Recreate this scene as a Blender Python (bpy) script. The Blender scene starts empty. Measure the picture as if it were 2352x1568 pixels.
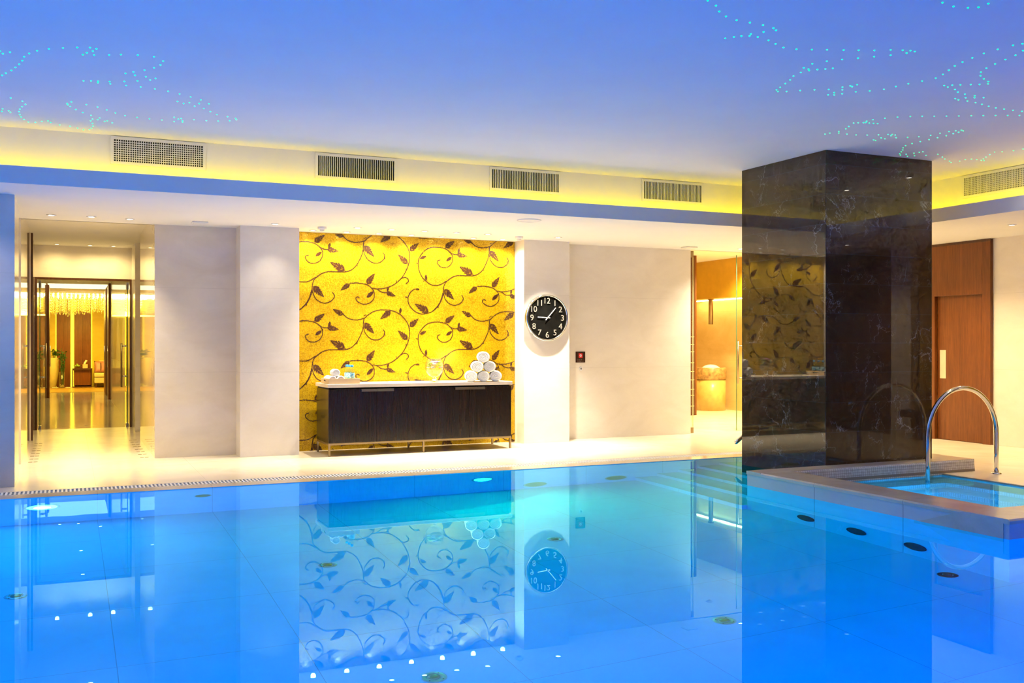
import bpy, bmesh, math, random
import numpy as np
from mathutils import Vector, Matrix
random.seed(7)
C = bpy.context.scene.collection
PI = math.pi
ZW = -0.015          # water level
ZS = 2.655           # soffit height
ZC = 3.18            # main ceiling height

# ------------------------------------------------------------------ helpers
class MB:
    """collects shapes; build with obj() as ONE mesh object"""
    def __init__(s):
        s.v = []; s.f = []; s.sm = []; s.mi = []; s.m = 0
    def add(s, vs, fs, smooth=False):
        b = len(s.v); s.v += [tuple(p) for p in vs]
        for f in fs:
            s.f.append([b + i for i in f]); s.sm.append(smooth); s.mi.append(s.m)
    def box(s, x0, y0, z0, x1, y1, z1):
        vs = [(x, y, z) for z in (z0, z1) for y in (y0, y1) for x in (x0, x1)]
        s.add(vs, [(0, 2, 3, 1), (4, 5, 7, 6), (0, 1, 5, 4), (2, 6, 7, 3), (0, 4, 6, 2), (1, 3, 7, 5)])
    def quad(s, a, b, c, d):
        s.add([a, b, c, d], [(0, 1, 2, 3)])
    def prism(s, pts, axis, a, b):
        """extrude a closed 2D outline between a and b along axis 'x','y' or 'z'"""
        def P(p, t):
            return {'x': (t, p[0], p[1]), 'y': (p[0], t, p[1]), 'z': (p[0], p[1], t)}[axis]
        n = len(pts)
        vs = [P(p, a) for p in pts] + [P(p, b) for p in pts]
        fs = [(i, (i + 1) % n, n + (i + 1) % n, n + i) for i in range(n)]
        fs += [tuple(range(n))[::-1], tuple(range(n, 2 * n))]
        s.add(vs, fs)
    def lathe(s, prof, c=(0, 0, 0), n=24, axis='z', smooth=True, caps=True):
        """prof: (radius, height) pairs"""
        def P(r, t, h):
            u, w = r * math.cos(t), r * math.sin(t)
            q = {'z': (u, w, h), 'y': (u, h, w), 'x': (h, u, w)}[axis]
            return (c[0] + q[0], c[1] + q[1], c[2] + q[2])
        vs = [P(r, 2 * PI * k / n, h) for r, h in prof for k in range(n)]
        fs = []
        for i in range(len(prof) - 1):
            for k in range(n):
                k2 = (k + 1) % n
                fs.append((i * n + k, i * n + k2, (i + 1) * n + k2, (i + 1) * n + k))
        s.add(vs, fs, smooth)
        if caps:
            for i in (0, len(prof) - 1):
                if prof[i][0] > 1e-5:
                    s.add([vs[i * n + k] for k in range(n)], [tuple(range(n))])
    def cyl(s, c, r, h, n=24, axis='z', smooth=True):
        s.lathe([(r, 0), (r, h)], c, n, axis, smooth)
    def tube(s, pts, r, n=12, caps=True):
        pts = [Vector(p) for p in pts]
        rs = r if isinstance(r, (list, tuple)) else [r] * len(pts)
        up = None; vs = []
        for i, p in enumerate(pts):
            a = pts[max(i - 1, 0)]; b = pts[min(i + 1, len(pts) - 1)]
            t = (b - a).normalized()
            if up is None:
                up = t.orthogonal().normalized()
            up = (up - t * up.dot(t)).normalized()
            w = t.cross(up)
            vs += [p + (up * math.cos(2 * PI * k / n) + w * math.sin(2 * PI * k / n)) * rs[i] for k in range(n)]
        fs = [(i * n + k, i * n + (k + 1) % n, (i + 1) * n + (k + 1) % n, (i + 1) * n + k) for i in range(len(pts) - 1) for k in range(n)]
        s.add(vs, fs, True)
        if caps:
            s.add(vs[:n], [tuple(range(n))[::-1]]); s.add(vs[-n:], [tuple(range(n))])
    def ball(s, c, r, sx=1, sy=1, sz=1, n=14, m=8):
        prof = [(max(1e-6, r * math.sin(PI * i / m)), -r * math.cos(PI * i / m)) for i in range(m + 1)]
        b = len(s.v)
        s.lathe(prof, (0, 0, 0), n, caps=False)
        for i in range(b, len(s.v)):
            x, y, z = s.v[i]; s.v[i] = (c[0] + x * sx, c[1] + y * sy, c[2] + z * sz)

def wloc(o):
    v = Vector((0, 0, 0))
    while o is not None:
        v += o.location; o = o.parent
    return v

def obj(name, mb, mats, parent=None, bevel=0, loc=None, seg=2):
    """link the collected shapes as ONE mesh object; coordinates are world coordinates"""
    me = bpy.data.meshes.new(name)
    P = wloc(parent) if parent is not None else Vector((0, 0, 0))
    if loc is None:
        if parent is None:
            xs = np.array(mb.v); lo, hi = xs.min(0), xs.max(0)
            loc = Vector(((lo[0] + hi[0]) / 2, (lo[1] + hi[1]) / 2, lo[2]))
        else:
            loc = P
    loc = Vector(loc)
    me.from_pydata([tuple(Vector(v) - loc) for v in mb.v], [], mb.f)
    for m in (mats if isinstance(mats, (list, tuple)) else [mats]):
        me.materials.append(m)
    me.polygons.foreach_set('use_smooth', mb.sm)
    me.polygons.foreach_set('material_index', mb.mi)
    bm = bmesh.new(); bm.from_mesh(me)
    bmesh.ops.remove_doubles(bm, verts=bm.verts, dist=1e-5)
    bmesh.ops.recalc_face_normals(bm, faces=bm.faces)
    bm.to_mesh(me); bm.free()
    o = bpy.data.objects.new(name, me); C.objects.link(o)
    o.parent = parent; o.location = loc - P
    if bevel:
        b = o.modifiers.new('bevel', 'BEVEL'); b.width = bevel; b.segments = seg; b.limit_method = 'ANGLE'; b.angle_limit = 0.7
    return o

def tag(o, label, cat=None, group=None, kind=None):
    o['label'] = label
    if cat: o['category'] = cat
    if group: o['group'] = group
    if kind: o['kind'] = kind
    return o

def thing(name, label, cat, loc, group=None):
    o = bpy.data.objects.new(name, None); C.objects.link(o)
    o.empty_display_size = 0.1; o.location = loc
    return tag(o, label, cat, group)

def struct(name, mb, m, label, bevel=0):
    o = obj(name, mb, m, bevel=bevel)
    return tag(o, label, None, None, 'structure')

def dup(root, loc, label, group=None):
    r = root.copy(); C.objects.link(r); r.location = loc; r['label'] = label
    if group: r['group'] = group
    for ch in list(root.children):
        c = ch.copy(); C.objects.link(c); c.parent = r
        for g in list(ch.children):
            d = g.copy(); C.objects.link(d); d.parent = c
    return r

def spline(pts, k=8):
    """Catmull-Rom through pts"""
    P = [np.array(p, float) for p in pts]
    P = [2 * P[0] - P[1]] + P + [2 * P[-1] - P[-2]]
    out = []
    for i in range(1, len(P) - 2):
        a, b, c, d = P[i - 1:i + 3]
        for t in np.linspace(0, 1, k, endpoint=False):
            out.append(0.5 * (2 * b + (c - a) * t + (2 * a - 5 * b + 4 * c - d) * t * t + (3 * b - 3 * c + d - a) * t ** 3))
    out.append(P[-2])
    return out

# ------------------------------------------------------------------ materials
class N:
    """tiny node-tree writer"""
    def __init__(s, name):
        s.m = bpy.data.materials.new(name); s.m.use_nodes = True
        s.t = s.m.node_tree; s.t.nodes.clear()
        s.out = s.t.nodes.new('ShaderNodeOutputMaterial')
    def n(s, typ, **kw):
        nd = s.t.nodes.new('ShaderNode' + typ)
        for k, v in kw.items():
            setattr(nd, k, v)
        return nd
    def l(s, a, b):
        s.t.links.new(a, b)
    def put(s, sock, v):
        if hasattr(v, 'is_linked') or hasattr(v, 'links'):
            s.l(v, sock)
        elif v is not None:
            if isinstance(v, (tuple, list)) and len(v) == 3 and sock.type == 'RGBA':
                v = (*v, 1)
            sock.default_value = v
    def math(s, op, a, b=None, c=None):
        nd = s.n('Math', operation=op)
        for i, v in enumerate((a, b, c)):
            if v is not None: s.put(nd.inputs[i], v)
        return nd.outputs[0]
    def pos(s):
        return s.n('NewGeometry').outputs['Position']
    def xyz(s, v):
        nd = s.n('SeparateXYZ'); s.l(v, nd.inputs[0]); return nd.outputs
    def map(s, v, scale=(1, 1, 1), loc=(0, 0, 0)):
        nd = s.n('Mapping'); s.l(v, nd.inputs[0])
        nd.inputs['Scale'].default_value = scale; nd.inputs['Location'].default_value = loc
        return nd.outputs[0]
    def noise(s, v, scale, detail=4, rough=0.55, dist=0.0):
        nd = s.n('TexNoise'); s.l(v, nd.inputs['Vector'])
        nd.inputs['Scale'].default_value = scale; nd.inputs['Detail'].default_value = detail
        nd.inputs['Roughness'].default_value = rough; nd.inputs['Distortion'].default_value = dist
        return nd.outputs[0], nd.outputs[1]
    def ramp(s, fac, stops):
        nd = s.n('ValToRGB'); s.l(fac, nd.inputs[0])
        e = nd.color_ramp.elements
        while len(e) < len(stops): e.new(0.5)
        for i, (p, c) in enumerate(stops):
            e[i].position = p; e[i].color = (*c, 1) if len(c) == 3 else c
        return nd.outputs[0]
    def mix(s, fac, a, b, blend='MIX'):
        nd = s.n('Mix', data_type='RGBA', blend_type=blend)
        s.put(nd.inputs[0], fac); s.put(nd.inputs[6], a); s.put(nd.inputs[7], b)
        return nd.outputs[2]
    def line(s, coord, pitch, off, w):
        """1 on a joint line, 0 elsewhere"""
        a = s.math('ADD', coord, -off + 1000 * pitch)
        a = s.math('MODULO', a, pitch)
        return s.math('LESS_THAN', a, w)
    def bsdf(s, color, rough=0.5, metal=0.0, **kw):
        nd = s.n('BsdfPrincipled')
        s.put(nd.inputs['Base Color'], color); s.put(nd.inputs['Roughness'], rough); s.put(nd.inputs['Metallic'], metal)
        for k, v in kw.items():
            s.put(nd.inputs[k.replace('_', ' ')], v)
        s.l(nd.outputs[0], s.out.inputs[0])
        return nd
    def bump(s, nd, h, dist=0.002, strength=0.5):
        b = s.n('Bump'); b.inputs['Distance'].default_value = dist; b.inputs['Strength'].default_value = strength
        s.l(h, b.inputs['Height']); s.l(b.outputs[0], nd.inputs['Normal'])

def plain(name, color, rough=0.5, metal=0.0, var=0.06, scale=6, **kw):
    """a base colour with a little procedural mottling"""
    n = N(name); f, _ = n.noise(n.pos(), scale, 3)
    a = tuple(c * (1 - var) for c in color); b = tuple(min(1, c * (1 + var)) for c in color)
    n.bsdf(n.ramp(f, [(0.3, a), (0.7, b)]), rough, metal, **kw)
    return n.m

def emit(name, color, strength, small=False):
    n = N(name); e = n.n('Emission'); e.inputs[0].default_value = (*color, 1); e.inputs[1].default_value = strength
    n.l(e.outputs[0], n.out.inputs[0])
    if small: n.m.cycles.emission_sampling = 'NONE'     # tiny glowing faces; their lamp does the lighting
    return n.m

def stone(name, ca, cb, rough, zp=0.81, zo=0.21, xp=0, yp=0, xo=0.2, yo=0.1, lw=0.004, lc=0.72, spec=0.5):
    n = N(name); p = n.pos(); x, y, z = n.xyz(p)
    f, _ = n.noise(n.map(p, (1.2, 1.2, 2.2)), 1.6, 6, 0.6, 0.6)
    g, _ = n.noise(p, 40, 2)
    col = n.ramp(f, [(0.32, ca), (0.68, cb)])
    col = n.mix(0.10, col, n.ramp(g, [(0.35, ca), (0.65, cb)]))
    L = None
    for c, pt, of in ((z, zp, zo), (x, xp, xo), (y, yp, yo)):
        if pt:
            k = n.line(c, pt, of, lw); L = k if L is None else n.math('MAXIMUM', L, k)
    if L is not None:
        col = n.mix(L, col, tuple(c * lc for c in ca))
    b = n.bsdf(col, rough); b.inputs['Specular IOR Level'].default_value = spec
    return n.m

def wood(name, dark, light, rough=0.35, axis='z', scale=1.0):
    n = N(name); p = n.pos()
    sc = {'z': (9, 9, 0.35), 'x': (0.35, 9, 9), 'y': (9, 0.35, 9)}[axis]
    q = n.map(p, tuple(c * scale for c in sc))
    f, _ = n.noise(q, 3.2, 6, 0.62, 1.2)
    g, _ = n.noise(n.map(p, tuple(c * 5 * scale for c in sc)), 4, 3, 0.6)
    col = n.ramp(f, [(0.30, dark), (0.5, tuple((a + b) / 2 for a, b in zip(dark, light))), (0.72, light)])
    col = n.mix(0.35, col, n.ramp(g, [(0.35, dark), (0.65, light)]))
    b = n.bsdf(col, rough); n.bump(b, g, 0.0008, 0.25)
    return n.m

M = {}
M['wall'] = stone('cream_limestone_wall', (0.77, 0.71, 0.62), (0.85, 0.80, 0.72), 0.12, 0.97, 0.0, spec=0.45, lc=0.88, lw=0.003)
M['wall_polished'] = stone('polished_limestone_wall', (0.74, 0.65, 0.50), (0.82, 0.74, 0.60), 0.03, 0.97, 0.0, spec=0.9, lc=0.9, lw=0.003)
M['floor_polished'] = stone('polished_limestone_floor', (0.60, 0.52, 0.38), (0.70, 0.62, 0.48), 0.10, 0, 0, 0.97, 0.97, 0.234, 0.02, 0.003, 0.8, 0.7)
M['floor'] = stone('limestone_floor', (0.72, 0.63, 0.49), (0.82, 0.74, 0.60), 0.22, 0, 0, 0.97, 0.97, 0.234, 0.02, 0.003, 0.8, 0.4)
M['ceiling'] = plain('white_ceiling_paint', (0.82, 0.82, 0.82), 0.8, 0, 0.015, 2)
M['white'] = plain('white_enamel', (0.8, 0.8, 0.8), 0.4, 0, 0.01)
M['dark_void'] = plain('dark_duct', (0.012, 0.012, 0.012), 0.8)
M['pool_tile'] = stone('pool_tile', (0.70, 0.74, 0.76), (0.78, 0.82, 0.84), 0.35, 0, 0, 0.97, 0.97, 0.234, 0.72, 0.004, 0.6, 0.2)
M['coping'] = stone('wet_coping_stone', (0.52, 0.44, 0.33), (0.64, 0.56, 0.44), 0.12, 0, 0, 0.97, 0, 0.234)
M['rim_stone'] = stone('hot_tub_rim_stone', (0.58, 0.50, 0.38), (0.76, 0.68, 0.54), 0.2, 0, 0, 0, 0.97, 0, 0.72)
M['tub_side'] = stone('hot_tub_side_stone', (0.62, 0.62, 0.60), (0.70, 0.70, 0.68), 0.3, 0, 0, 0.97, 0.97, 0.234, 0.72, 0.005, 0.3)
M['amber_wall'] = stone('amber_stone_wall', (0.70, 0.50, 0.20), (0.80, 0.60, 0.28), 0.2, 0.97, 0.0, lc=0.9)
M['chrome'] = plain('polished_steel', (0.78, 0.78, 0.78), 0.08, 1.0, 0.02)
M['steel'] = plain('brushed_steel', (0.6, 0.58, 0.54), 0.3, 1.0, 0.03)
M['bronze'] = plain('bronze_metal', (0.34, 0.25, 0.13), 0.3, 0.9, 0.06)
M['red_wood'] = wood('red_brown_veneer', (0.10, 0.022, 0.002), (0.24, 0.070, 0.008), 0.4)
M['dark_wood'] = wood('dark_brown_trim', (0.05, 0.016, 0.006), (0.11, 0.04, 0.014), 0.35)
M['wenge'] = wood('wenge_veneer', (0.008, 0.005, 0.005), (0.030, 0.018, 0.013), 0.2)
M['towel'] = plain('white_terry', (0.86, 0.85, 0.82), 0.95, 0, 0.04, 120)
M['tray'] = wood('pale_maple', (0.62, 0.44, 0.22), (0.74, 0.56, 0.32), 0.45, 'x')
M['black_gloss'] = plain('black_lacquer', (0.008, 0.008, 0.007), 0.08, 0, 0.3, 9)
M['paper'] = plain('white_paper', (0.85, 0.84, 0.80), 0.7)
M['lens'] = emit('lamp_lens', (1, 0.93, 0.78), 22, True)
M['lens_yellow'] = emit('warm_lamp_lens', (1, 0.84, 0.4), 22, True)
M['cove'] = emit('yellow_led_strip', (1.0, 0.72, 0.0), 18)
M['star'] = emit('green_fibre_tip', (0.0, 1.0, 0.30), 2.0, True)

# dark polished marble with pale veins, slabs of differing tone
def marble():
    n = N('dark_polished_marble'); p = n.pos(); x, y, z = n.xyz(p)
    row = n.math('FLOOR', n.math('DIVIDE', n.math('ADD', z, 1.595), 0.29))
    wn = n.n('TexWhiteNoise', noise_dimensions='1D'); n.l(row, wn.inputs['W'])
    comb = n.n('CombineXYZ'); n.l(n.math('MULTIPLY', row, 3.7), comb.inputs[0]); n.l(n.math('MULTIPLY', row, 1.3), comb.inputs[1])
    va = n.n('VectorMath', operation='ADD'); n.l(p, va.inputs[0]); n.l(comb.outputs[0], va.inputs[1]); q = va.outputs[0]
    f, fc = n.noise(q, 2.2, 8, 0.65, 0.8)
    vm = n.n('VectorMath', operation='MULTIPLY_ADD'); n.l(fc, vm.inputs[0]); vm.inputs[1].default_value = (0.5, 0.5, 0.5); n.l(q, vm.inputs[2])
    def vein(scale, w, rot):
        mp = n.n('Mapping'); n.l(vm.outputs[0], mp.inputs[0]); mp.inputs['Rotation'].default_value = rot; mp.inputs['Scale'].default_value = (1, 1, 0.55)
        vo = n.n('TexVoronoi', feature='DISTANCE_TO_EDGE'); n.l(mp.outputs[0], vo.inputs['Vector']); vo.inputs['Scale'].default_value = scale
        return n.math('SUBTRACT', 1.0, n.math('SMOOTH_MIN', n.math('DIVIDE', vo.outputs[0], w), 1.0, 0.05))
    msk, _ = n.noise(q, 1.9, 3)
    mm = n.ramp(msk, [(0.48, (0, 0, 0)), (0.66, (1, 1, 1))])
    v1 = n.math('MULTIPLY', vein(2.4, 0.011, (0.4, 0.6, 0.9)), mm)
    v2 = n.math('MULTIPLY', vein(5.0, 0.008, (0.9, 0.2, 0.4)), mm)
    v = n.math('MAXIMUM', n.math('MULTIPLY', v1, 0.9), n.math('MULTIPLY', v2, 0.55))
    base = n.ramp(f, [(0.25, (0.046, 0.024, 0.010)), (0.75, (0.096, 0.054, 0.026))])
    base = n.mix(n.math('MULTIPLY', wn.outputs[0], 0.35), base, (0.115, 0.070, 0.038))
    col = n.mix(v, base, (0.42, 0.37, 0.33))
    jl = n.line(z, 0.29, 0.145, 0.004)
    col = n.mix(n.math('MULTIPLY', jl, 0.6), col, (0.10, 0.09, 0.085))
    b = n.bsdf(col, 0.012); b.inputs['Specular IOR Level'].default_value = 0.5
    return n.m
M['marble'] = marble()

# gold glass mosaic
def mosaic():
    n = N('gold_glass_mosaic'); p = n.pos()
    sc = n.map(p, (1 / 0.0092,) * 3)
    fl = n.n('VectorMath', operation='FLOOR'); n.l(sc, fl.inputs[0])
    wn = n.n('TexWhiteNoise', noise_dimensions='3D'); n.l(fl.outputs[0], wn.inputs['Vector'])
    big, _ = n.noise(n.map(p, (1, 1, 2.2)), 2.2, 3)
    col = n.ramp(wn.outputs[0], [(0.0, (0.38, 0.21, 0.003)), (0.35, (0.55, 0.33, 0.004)), (1.0, (0.76, 0.50, 0.010))])
    col = n.mix(0.35, col, n.ramp(big, [(0.35, (0.34, 0.20, 0.006)), (0.65, (0.84, 0.56, 0.008))]))
    fr = n.n('VectorMath', operation='FRACTION'); n.l(sc, fr.inputs[0]); fx, fy, fz = n.xyz(fr.outputs[0])
    g = n.math('MAXIMUM', n.math('GREATER_THAN', fx, 0.86), n.math('GREATER_THAN', fz, 0.86))
    col = n.mix(n.math('MULTIPLY', g, 0.55), col, (0.16, 0.085, 0.01))
    b = n.bsdf(col, 0.19, 0.35)
    # each tessera is tipped a little differently
    nm = n.n('NewGeometry').outputs['Normal']
    jit = n.n('VectorMath', operation='MULTIPLY_ADD'); n.l(wn.outputs[1], jit.inputs[0]); jit.inputs[1].default_value = (0.10,) * 3; n.l(nm, jit.inputs[2])
    sub = n.n('VectorMath', operation='SUBTRACT'); n.l(jit.outputs[0], sub.inputs[0]); sub.inputs[1].default_value = (0.05,) * 3
    nz = n.n('VectorMath', operation='NORMALIZE'); n.l(sub.outputs[0], nz.inputs[0]); n.l(nz.outputs[0], b.inputs['Normal'])
    return n.m
M['mosaic'] = mosaic()
M['vine'] = plain('brown_glass_tesserae', (0.055, 0.020, 0.008), 0.3, 0.2, 0.45, 90)

def small_mosaic():
    n = N('pale_square_mosaic'); p = n.pos(); x, y, z = n.xyz(p)
    fl = n.n('VectorMath', operation='FLOOR'); n.l(n.map(p, (1 / 0.026,) * 3), fl.inputs[0])
    wn = n.n('TexWhiteNoise', noise_dimensions='3D'); n.l(fl.outputs[0], wn.inputs['Vector'])
    col = n.ramp(wn.outputs[0], [(0, (0.62, 0.58, 0.50)), (1, (0.76, 0.72, 0.64))])
    L = n.math('MAXIMUM', n.line(x, 0.026, 0, 0.003), n.math('MAXIMUM', n.line(y, 0.026, 0, 0.003), n.line(z, 0.026, 0.012, 0.003)))
    n.bsdf(n.mix(L, col, (0.34, 0.27, 0.20)), 0.3)
    return n.m
M['small_mosaic'] = small_mosaic()

def water(name, tint):
    n = N(name)       # clear water that swallows red light: mirror on top with blue put into its reflections, tinted below
    fr = n.n('Fresnel'); fr.inputs[0].default_value = 1.26
    g = n.n('BsdfRefraction'); g.inputs['IOR'].default_value = 1.33; g.inputs['Roughness'].default_value = 0.0; g.inputs[0].default_value = (*tint, 1)
    gl = n.n('BsdfGlossy'); gl.inputs['Roughness'].default_value = 0.0; gl.inputs[0].default_value = (0.32, 0.86, 1.0, 1)
    mx = n.n('MixShader'); n.l(fr.outputs[0], mx.inputs[0]); n.l(g.outputs[0], mx.inputs[1]); n.l(gl.outputs[0], mx.inputs[2])
    f, _ = n.noise(n.map(n.pos(), (1, 1, 1)), 1.7, 2)
    b = n.n('Bump'); b.inputs['Distance'].default_value = 0.004; b.inputs['Strength'].default_value = 0.05
    n.l(f, b.inputs['Height'])
    for q in (fr, g, gl): n.l(b.outputs[0], q.inputs['Normal'])
    n.l(mx.outputs[0], n.out.inputs[0]); return n.m
M['water'] = water('still_pool_water', (0.02, 0.86, 1.0))
M['tub_water'] = water('still_tub_water', (0.40, 0.84, 1.0))

def pane(name, tint, k=1.5):
    """thin sheet of glass: Fresnel reflection over a tinted clear sheet"""
    n = N(name); ge = n.n('NewGeometry'); dt = n.n('VectorMath', operation='DOT_PRODUCT')
    n.l(ge.outputs['Incoming'], dt.inputs[0]); n.l(ge.outputs['Normal'], dt.inputs[1])
    c = n.math('SUBTRACT', 1.0, n.math('ABSOLUTE', dt.outputs['Value']))
    f0 = ((k - 1) / (k + 1)) ** 2
    sch = n.math('MULTIPLY_ADD', n.math('POWER', c, 5.0), 1 - f0, f0)
    t = n.n('BsdfTransparent'); t.inputs[0].default_value = (*tint, 1)
    g = n.n('BsdfGlossy'); g.inputs['Roughness'].default_value = 0.0
    mx = n.n('MixShader'); n.l(sch, mx.inputs[0]); n.l(t.outputs[0], mx.inputs[1]); n.l(g.outputs[0], mx.inputs[2])
    n.l(mx.outputs[0], n.out.inputs[0]); return n.m
M['glass'] = pane('clear_door_glass', (0.95, 0.97, 0.93), 1.3)
M['vessel'] = pane('clear_vessel_glass', (0.96, 0.97, 0.95), 1.7)
def solid_glass():
    n = N('solid_stem_glass'); g = n.n('BsdfGlass'); g.inputs['IOR'].default_value = 1.45; n.l(g.outputs[0], n.out.inputs[0]); return n.m
M['solid_glass'] = solid_glass()
M['glass_edge'] = plain('green_glass_edge', (0.10, 0.22, 0.10), 0.1)
# ------------------------------------------------------------------ the room shell
def wall(name, boxes, label, m='wall'):
    b = MB()
    for q in boxes: b.box(*q)
    return struct(name, b, M[m], label)

b = MB()
for x0, y0, x1, y1 in ((-6, 9.69, 10.85, 11.95), (8.2, 11.95, 12.0, 17.3),
                       (8.47, -3, 10.85, 9.69), (-0.46, 11.95, 1.45, 16.5), (8.0, 5.45, 8.47, 7.24), (-6, -3, 8.47, 1.28), (-6, 1.28, -5, 9.69)):
    b.box(x0, y0, -0.25, x1, y1, 0)
struct('floor', b, M['floor'], 'pale limestone deck floor around the pool')
b = MB(); b.box(-0.46, 16.5, -0.25, 1.45, 28.8, 0); b.box(-4, 28.8, -0.25, 4, 32.5, 0)
struct('floor_corridor', b, M['floor_polished'], 'polished limestone floor of the corridor')
b = MB(); b.box(-4, 28.81, 0, 4, 32.29, 0.006)
struct('floor_lounge', b, plain('honey_parquet', (0.42, 0.24, 0.05), 0.3, 0, 0.2, 8), 'honey coloured wooden floor of the far lounge')
# coping strip sloping into the water
b = MB(); b.prism([(9.332, -0.25), (9.49, -0.25), (9.49, 0.0), (9.332, -0.011)], 'x', -5, 8.47)
b.prism([(1.28, -0.25), (1.498, -0.25), (1.498, -0.011), (1.28, 0.0)], 'x', -5, 8.47)
struct('trim_1', b, M['coping'], 'wet stone coping sloping into the pool')

b = MB()
b.quad((-5, 1.5, -1.235), (8.47, 1.5, -1.235), (8.47, 9.33, -1.235), (-5, 9.33, -1.235))
b.quad((-5, 9.33, -1.235), (8.47, 9.33, -1.235), (8.47, 9.33, -0.01), (-5, 9.33, -0.01))
b.quad((-5, 1.5, -1.235), (8.47, 1.5, -1.235), (8.47, 1.5, -0.01), (-5, 1.5, -0.01))
b.quad((-5, 1.5, -1.235), (-5, 9.33, -1.235), (-5, 9.33, 0), (-5, 1.5, 0))
b.quad((8.47, 1.5, -1.235), (8.47, 9.33, -1.235), (8.47, 9.33, 0), (8.47, 1.5, 0))
struct('pool_floor', b, M['pool_tile'], 'pale tiled basin of the swimming pool')
# stairs at the shallow end
b = MB()
for k in range(7):
    x0 = 5.70 + 0.28 * k; z1 = -1.06 + 0.165 * k
    x1 = x0 + 0.28 if k < 6 else 7.95
    b.box(x0, 7.45 if x0 < 6.69 else 8.77, -1.235, x1 if x1 <= 6.70 or x0 > 6.69 else x1, 9.329, z1)
struct('floor_stairs', b, M['pool_tile'], 'wide tiled steps rising out of the pool beside the dark pillar')

b = MB()
for q in ((-5, 1.5, 5.765, 4.66), (5.765, 1.5, 8.47, 4.66), (-5, 4.66, 5.765, 7.43), (-5, 7.43, 5.765, 9.33), (5.765, 7.43, 8.47, 9.33)):
    b.quad((q[0], q[1], ZW), (q[2], q[1], ZW), (q[2], q[3], ZW), (q[0], q[3], ZW))
w = obj('pool_water', b, M['water']); tag(w, 'still blue water of the swimming pool', None, None, 'structure')
# the plane must face up
if w.data.polygons[0].normal.z < 0: w.data.flip_normals()

# far side
wall('wall_pier', [(-6, 10.02, 0, -0.44, 10.85, ZS)], 'stone pier at the pool edge left of the corridor')
wall('wall_corridor_left', [(-1.0, 11.87, 0, -0.46, 14.7, 2.9), (-1.0, 14.7, 0, -0.45, 28.5, 3.1), (-6, 10.85, 0, -1.0, 11.9, ZS)], 'polished cream stone wall along the left of the corridor', 'wall_polished')
wall('wall_corridor_right', [(0.90, 11.86, 0, 1.80, 14.30, 2.9), (1.40, 14.30, 0, 1.8, 15.6, 2.9) ], 'polished cream stone wall along the right of the corridor', 'wall_polished')
wall('wall_corridor_jamb', [(0.91, 15.6, 0, 1.8, 28.5, 3.1)], 'cream stone wall end standing out at the right of the corridor')
wall('wall_far', [(2.50, 11.925, 0, 5.42, 12.25, ZS), (6.08, 11.90, 0, 8.20, 12.25, ZS)], 'cream stone wall across the far side of the pool')
wall('wall_pilaster', [(1.80, 11.55, 0, 2.475, 12.25, ZS)], 'projecting cream stone pilaster left of the gold mosaic')
wall('wall_clock_pier', [(5.415, 11.62, 0, 6.08, 12.25, ZS)], 'cream stone pier that carries the round clock')
wall('wall_right', [(10.85, -3.2, 0, 11.1, 9.0, ZS), (10.85, 9.94, 0, 11.1, 12.0, ZS), (10.95, 9.0, 0, 11.1, 9.94, ZS)], 'cream stone wall on the right of the pool deck')
wall('wall_side_room', [(11.9, 11.9, 0, 12.2, 17.1, 2.95), (8.0, 17.1, 0, 12.2, 17.3, 2.95), (10.3, 11.9, 0, 11.9, 12.05, 2.95), (8.0, 12.25, 0, 8.2, 17.1, 2.95)], 'warm stone walls of the room with the stone basin', 'amber_wall')
wall('wall_left', [(-6.2, -3.2, 0, -6, 12, 3.3)], 'cream wall at the left end of the pool hall')
wall('wall_near', [(-6.2, -3.4, 0, 11.1, -3.2, 3.3)], 'cream wall behind the near side of the pool')
wall('wall_upper', [(-6.2, 12.25, 2.95, 11.1, 12.4, 3.4), (10.95, -3.2, ZS, 11.1, 12.3, 3.4)], 'hidden wall above the lowered ceiling', 'ceiling')
wall('wall_corridor_header', [(-0.45, 16.5, 2.305, 0.91, 16.62, 2.80)], 'cream wall above the glass doors at the end of the corridor')
wall('wall_lounge', [(-4.2, 28.7, 0, -4, 32.5, 3.1), (4, 28.7, 0, 4.2, 32.5, 3.1), (-4, 28.5, 0, -1.0, 28.7, 3.1), (1.8, 28.5, 0, 4, 28.7, 3.1)], 'gold side walls of the far lounge')
# pillar
b = MB(); b.prism([(6.70, 7.45), (8.10, 7.45), (8.10, 8.73), (6.68, 8.73)], 'z', -1.235, ZC)
struct('pillar', b, M['marble'], 'square pillar of dark polished marble standing at the corner of the hot tub', bevel=0.004)

# ceilings
b = MB(); b.box(-6, -3.2, ZC, 9.13, 9.58, ZC + 0.1)
struct('ceiling', b, M['ceiling'], 'white main ceiling of the pool hall lit blue by the water')
b = MB()
b.box(-6, 9.32, ZS, 10.85, 11.93, ZS + 0.04); b.box(8.84, -3.2, ZS, 10.85, 9.32, ZS + 0.04)
struct('ceiling_lowered', b, M['ceiling'], 'lowered white ceiling above the deck')
b = MB(); b.box(-0.46, 11.93, 2.79, 1.4, 16.5, 2.9); b.box(-0.46, 11.90, ZS, 1.4, 11.93, 2.9)
struct('ceiling_corridor', b, M['ceiling'], 'white corridor ceiling')
b = MB(); b.box(-0.46, 16.62, 2.71, 0.92, 25.4, 2.8); b.box(-0.46, 27.6, 2.71, 0.92, 28.8, 2.95); b.box(-0.46, 25.4, 2.9, 0.92, 27.6, 3.0); b.box(-4, 28.8, 2.76, 4, 32.5, 2.86)
struct('ceiling_lounge', b, M['ceiling'], 'white ceiling beyond the glass doors')
b = MB(); b.box(8.2, 11.93, 2.905, 11.9, 17.1, 3.0); b.box(8.2, 11.90, ZS, 10.3, 11.93, 2.95)
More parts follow.
